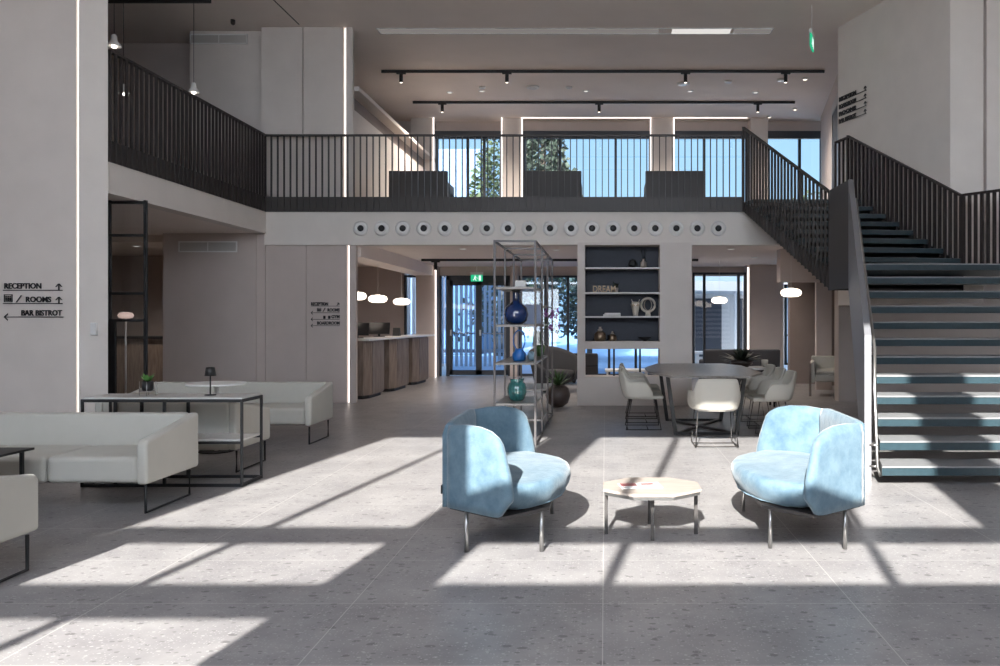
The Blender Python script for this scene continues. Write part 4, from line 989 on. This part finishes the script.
t = thing('dark_plant', 'low dark leafy arrangement on the dark sofa table behind the long table', 'plant', (2.15, 12.6, .62))
MB().lathe([(.10, 0), (.17, .05), (.18, .10), (.15, .11)], 24).build('bowl', M['pot'], t)
mb = MB()
for k in range(70): a = k*2.4; e = .1+1.2*random.random(); q = .30+.14*random.random(); mb.leaf((0, 0, .08), (q*math.cos(a)*math.cos(e), q*math.sin(a)*math.cos(e), .1+.25*math.sin(e)), .06, .04)
mb.build('foliage', M['plantdark'], t)
t = thing('side_console', 'low pale console holding the dark plant behind the long table', 'table', (2.2, 12.65, 0))
MB().box(-.5, .5, -.2, .2, .58, .618).build('table_top', M['stonetop'], t, bevel=.004)
for x in (-.46, .43):
    for y in (-.17, .14): MB().box(x, x+.03, y, y+.03, 0, .58).build('leg', M['black'], t)
item('ceramic_cup', 'small pale cup beside the dark plant', 'cup', MB().lathe([(.03, 0), (.05, .03), (.055, .11), (.05, .115)], 20), M['bone'], (2.52, 12.62, .619), 0, None)if False else tag(MB().lathe([(.03, 0), (.05, .03), (.055, .11), (.05, .115)], 20).build('ceramic_cup', M['bone'], loc=(2.52, 12.62, .619)), 'small pale cup beside the dark plant', 'cup')

def dsofa(name, label, loc, rz, L, H, m, group=None, cat='sofa', leg=.12):
    t = thing(name, label, cat, loc, rz, group)
    MB().box(-L/2, L/2, -.4, .40, leg, .40).build('seat', M[m], t, bevel=.04, seg=3)
    MB().hexa([(-L/2, .22, .38), (L/2, .22, .38), (L/2, .42, .38), (-L/2, .42, .38)], [(-L/2, .30, H), (L/2, .30, H), (L/2, .44, H), (-L/2, .44, H)]).build('backrest', M[m], t, bevel=.03, seg=3)
    for s in (-1, 1): MB().box(min(s*L/2, s*(L/2-.12)), max(s*L/2, s*(L/2-.12)), -.38, .3, .38, .58).build('armrest', M[m], t, bevel=.03, seg=3)
    for x in (-L/2+.08, L/2-.08):
        for y in (-.33, .33): MB().cyl(x, y, 0, leg, .02, 12).build('leg', M['black'], t)
    return t
dsofa('dark_sofa', 'low charcoal sofa in front of the rear right window', (2.6, 15.6, 0), PI, 1.45, .80, 'charcoal')
t = thing('low_white_table', 'low white table seen through the opening under the display shelves', 'table', (.45, 16.6, 0))
MB().box(-.45, .45, -.3, .3, .30, .34).build('table_top', M['white'], t, bevel=.005)
for x in (-.42, .38):
    for y in (-.27, .23): MB().box(x, x+.04, y, y+.04, 0, .30).build('leg', M['white'], t)
dsofa('dark_armchair', 'small charcoal armchair seen at the left of the opening under the display shelves', (-.55, 17.2, 0), PI, .8, .66, 'charcoal', cat='armchair')
for x, y, g_, nm in ((-2.87, 14.2, 0, 'left'), (-.49, 14.2, 0, 'middle'), (1.69, 14.2, 0, 'right')):
    t = thing('high_back_bench', 'dark high-backed bench on the mezzanine behind the railing, %s one' % nm, 'bench', (x-.45, y, MF), 0, 'dark benches on the mezzanine')
    MB().box(-.52, .52, 0, .09, .0, .74).build('backrest', M['dark'], t, bevel=.012)
    MB().box(-.52, .52, .09, .65, .15, .42).build('seat', M['charcoal'], t, bevel=.03)
    for s in (-.52, .45): MB().box(s, s+.07, .09, .65, .0, .55).build('armrest', M['dark'], t, bevel=.01)

# curved charcoal lounge chair behind the rack
t = thing('curved_lounge_chair', 'curved charcoal lounge chair behind the steel rack', 'armchair', (-.95, 15.2, 0), .5)
mb = MB(); g = []
for j in range(9):
    v = j/8; row = []
    for i in range(25):
        a = -.25*PI+1.5*PI*i/24; e = math.sin(PI*i/24); k = .36+.12*v
        row.append(mb.b.verts.new((k*math.cos(a), k*math.sin(a), .18+(.25+.42*e)*v)))
    g.append(row)
for j in range(8):
    for i in range(24): f = mb.b.faces.new((g[j][i], g[j][i+1], g[j+1][i+1], g[j+1][i])); f.smooth = True
mb.build('shell', M['charcoal'], t, solid=.06)
MB().lathe([(.2, .15), (.33, .18), (.37, .3), (.35, .40), (.2, .42)], 28).build('seat_cushion', M['charcoal'], t)
MB().cyl(0, 0, .0, .02, .25, 28).cyl(0, 0, .02, .16, .03, 14).build('base', M['black'], t)

# white armchair under the stairs
t = thing('wood_frame_armchair', 'pale armchair with dark wooden legs beneath the stair landing', 'armchair', (4.08, 14.5, 0), -.25)
MB().box(-.27, .27, -.32, .26, .26, .40).build('seat', M['sofa'], t, bevel=.03, seg=3)
MB().box(-.25, .25, -.33, .2, .40, .47).build('seat_cushion', M['sofa'], t, bevel=.03, seg=3)
MB().box(-.33, .33, .20, .32, .24, .70).build('backrest', M['sofa'], t, bevel=.03, seg=3)
for s in (-1, 1): MB().box(min(s*.27, s*.34), max(s*.27, s*.34), -.32, .22, .24, .62).build('armrest', M['sofa'], t, bevel=.02, seg=3)
for x in (-.35, .35):
    for y in (-.32, .30): MB().box(x-.02, x+.02, y-.02, y+.02, 0, .58 if y < 0 else .3).build('leg', M['walnut'], t)

# lift door at the back of the mezzanine
dvv = Vector((.8, BY-.4-14.4)); dvv.normalize(); pb = Vector((4.35, 14.4))+dvv*1.0
d = MB(); d.box(0, .9, -.03, .02, MF, MF+2.25)
dd = struct('door_2', d, M['navy'], None); dd.location = (pb.x-.02, pb.y, 0); dd.rotation_euler.z = math.atan2(dvv.y, dvv.x)
MB().box(-.07, 0, -.02, .03, MF, MF+2.32).box(.9, .97, -.02, .03, MF, MF+2.32).box(-.07, .97, -.02, .03, MF+2.25, MF+2.45).build('door_frame', M['steel'], dd)
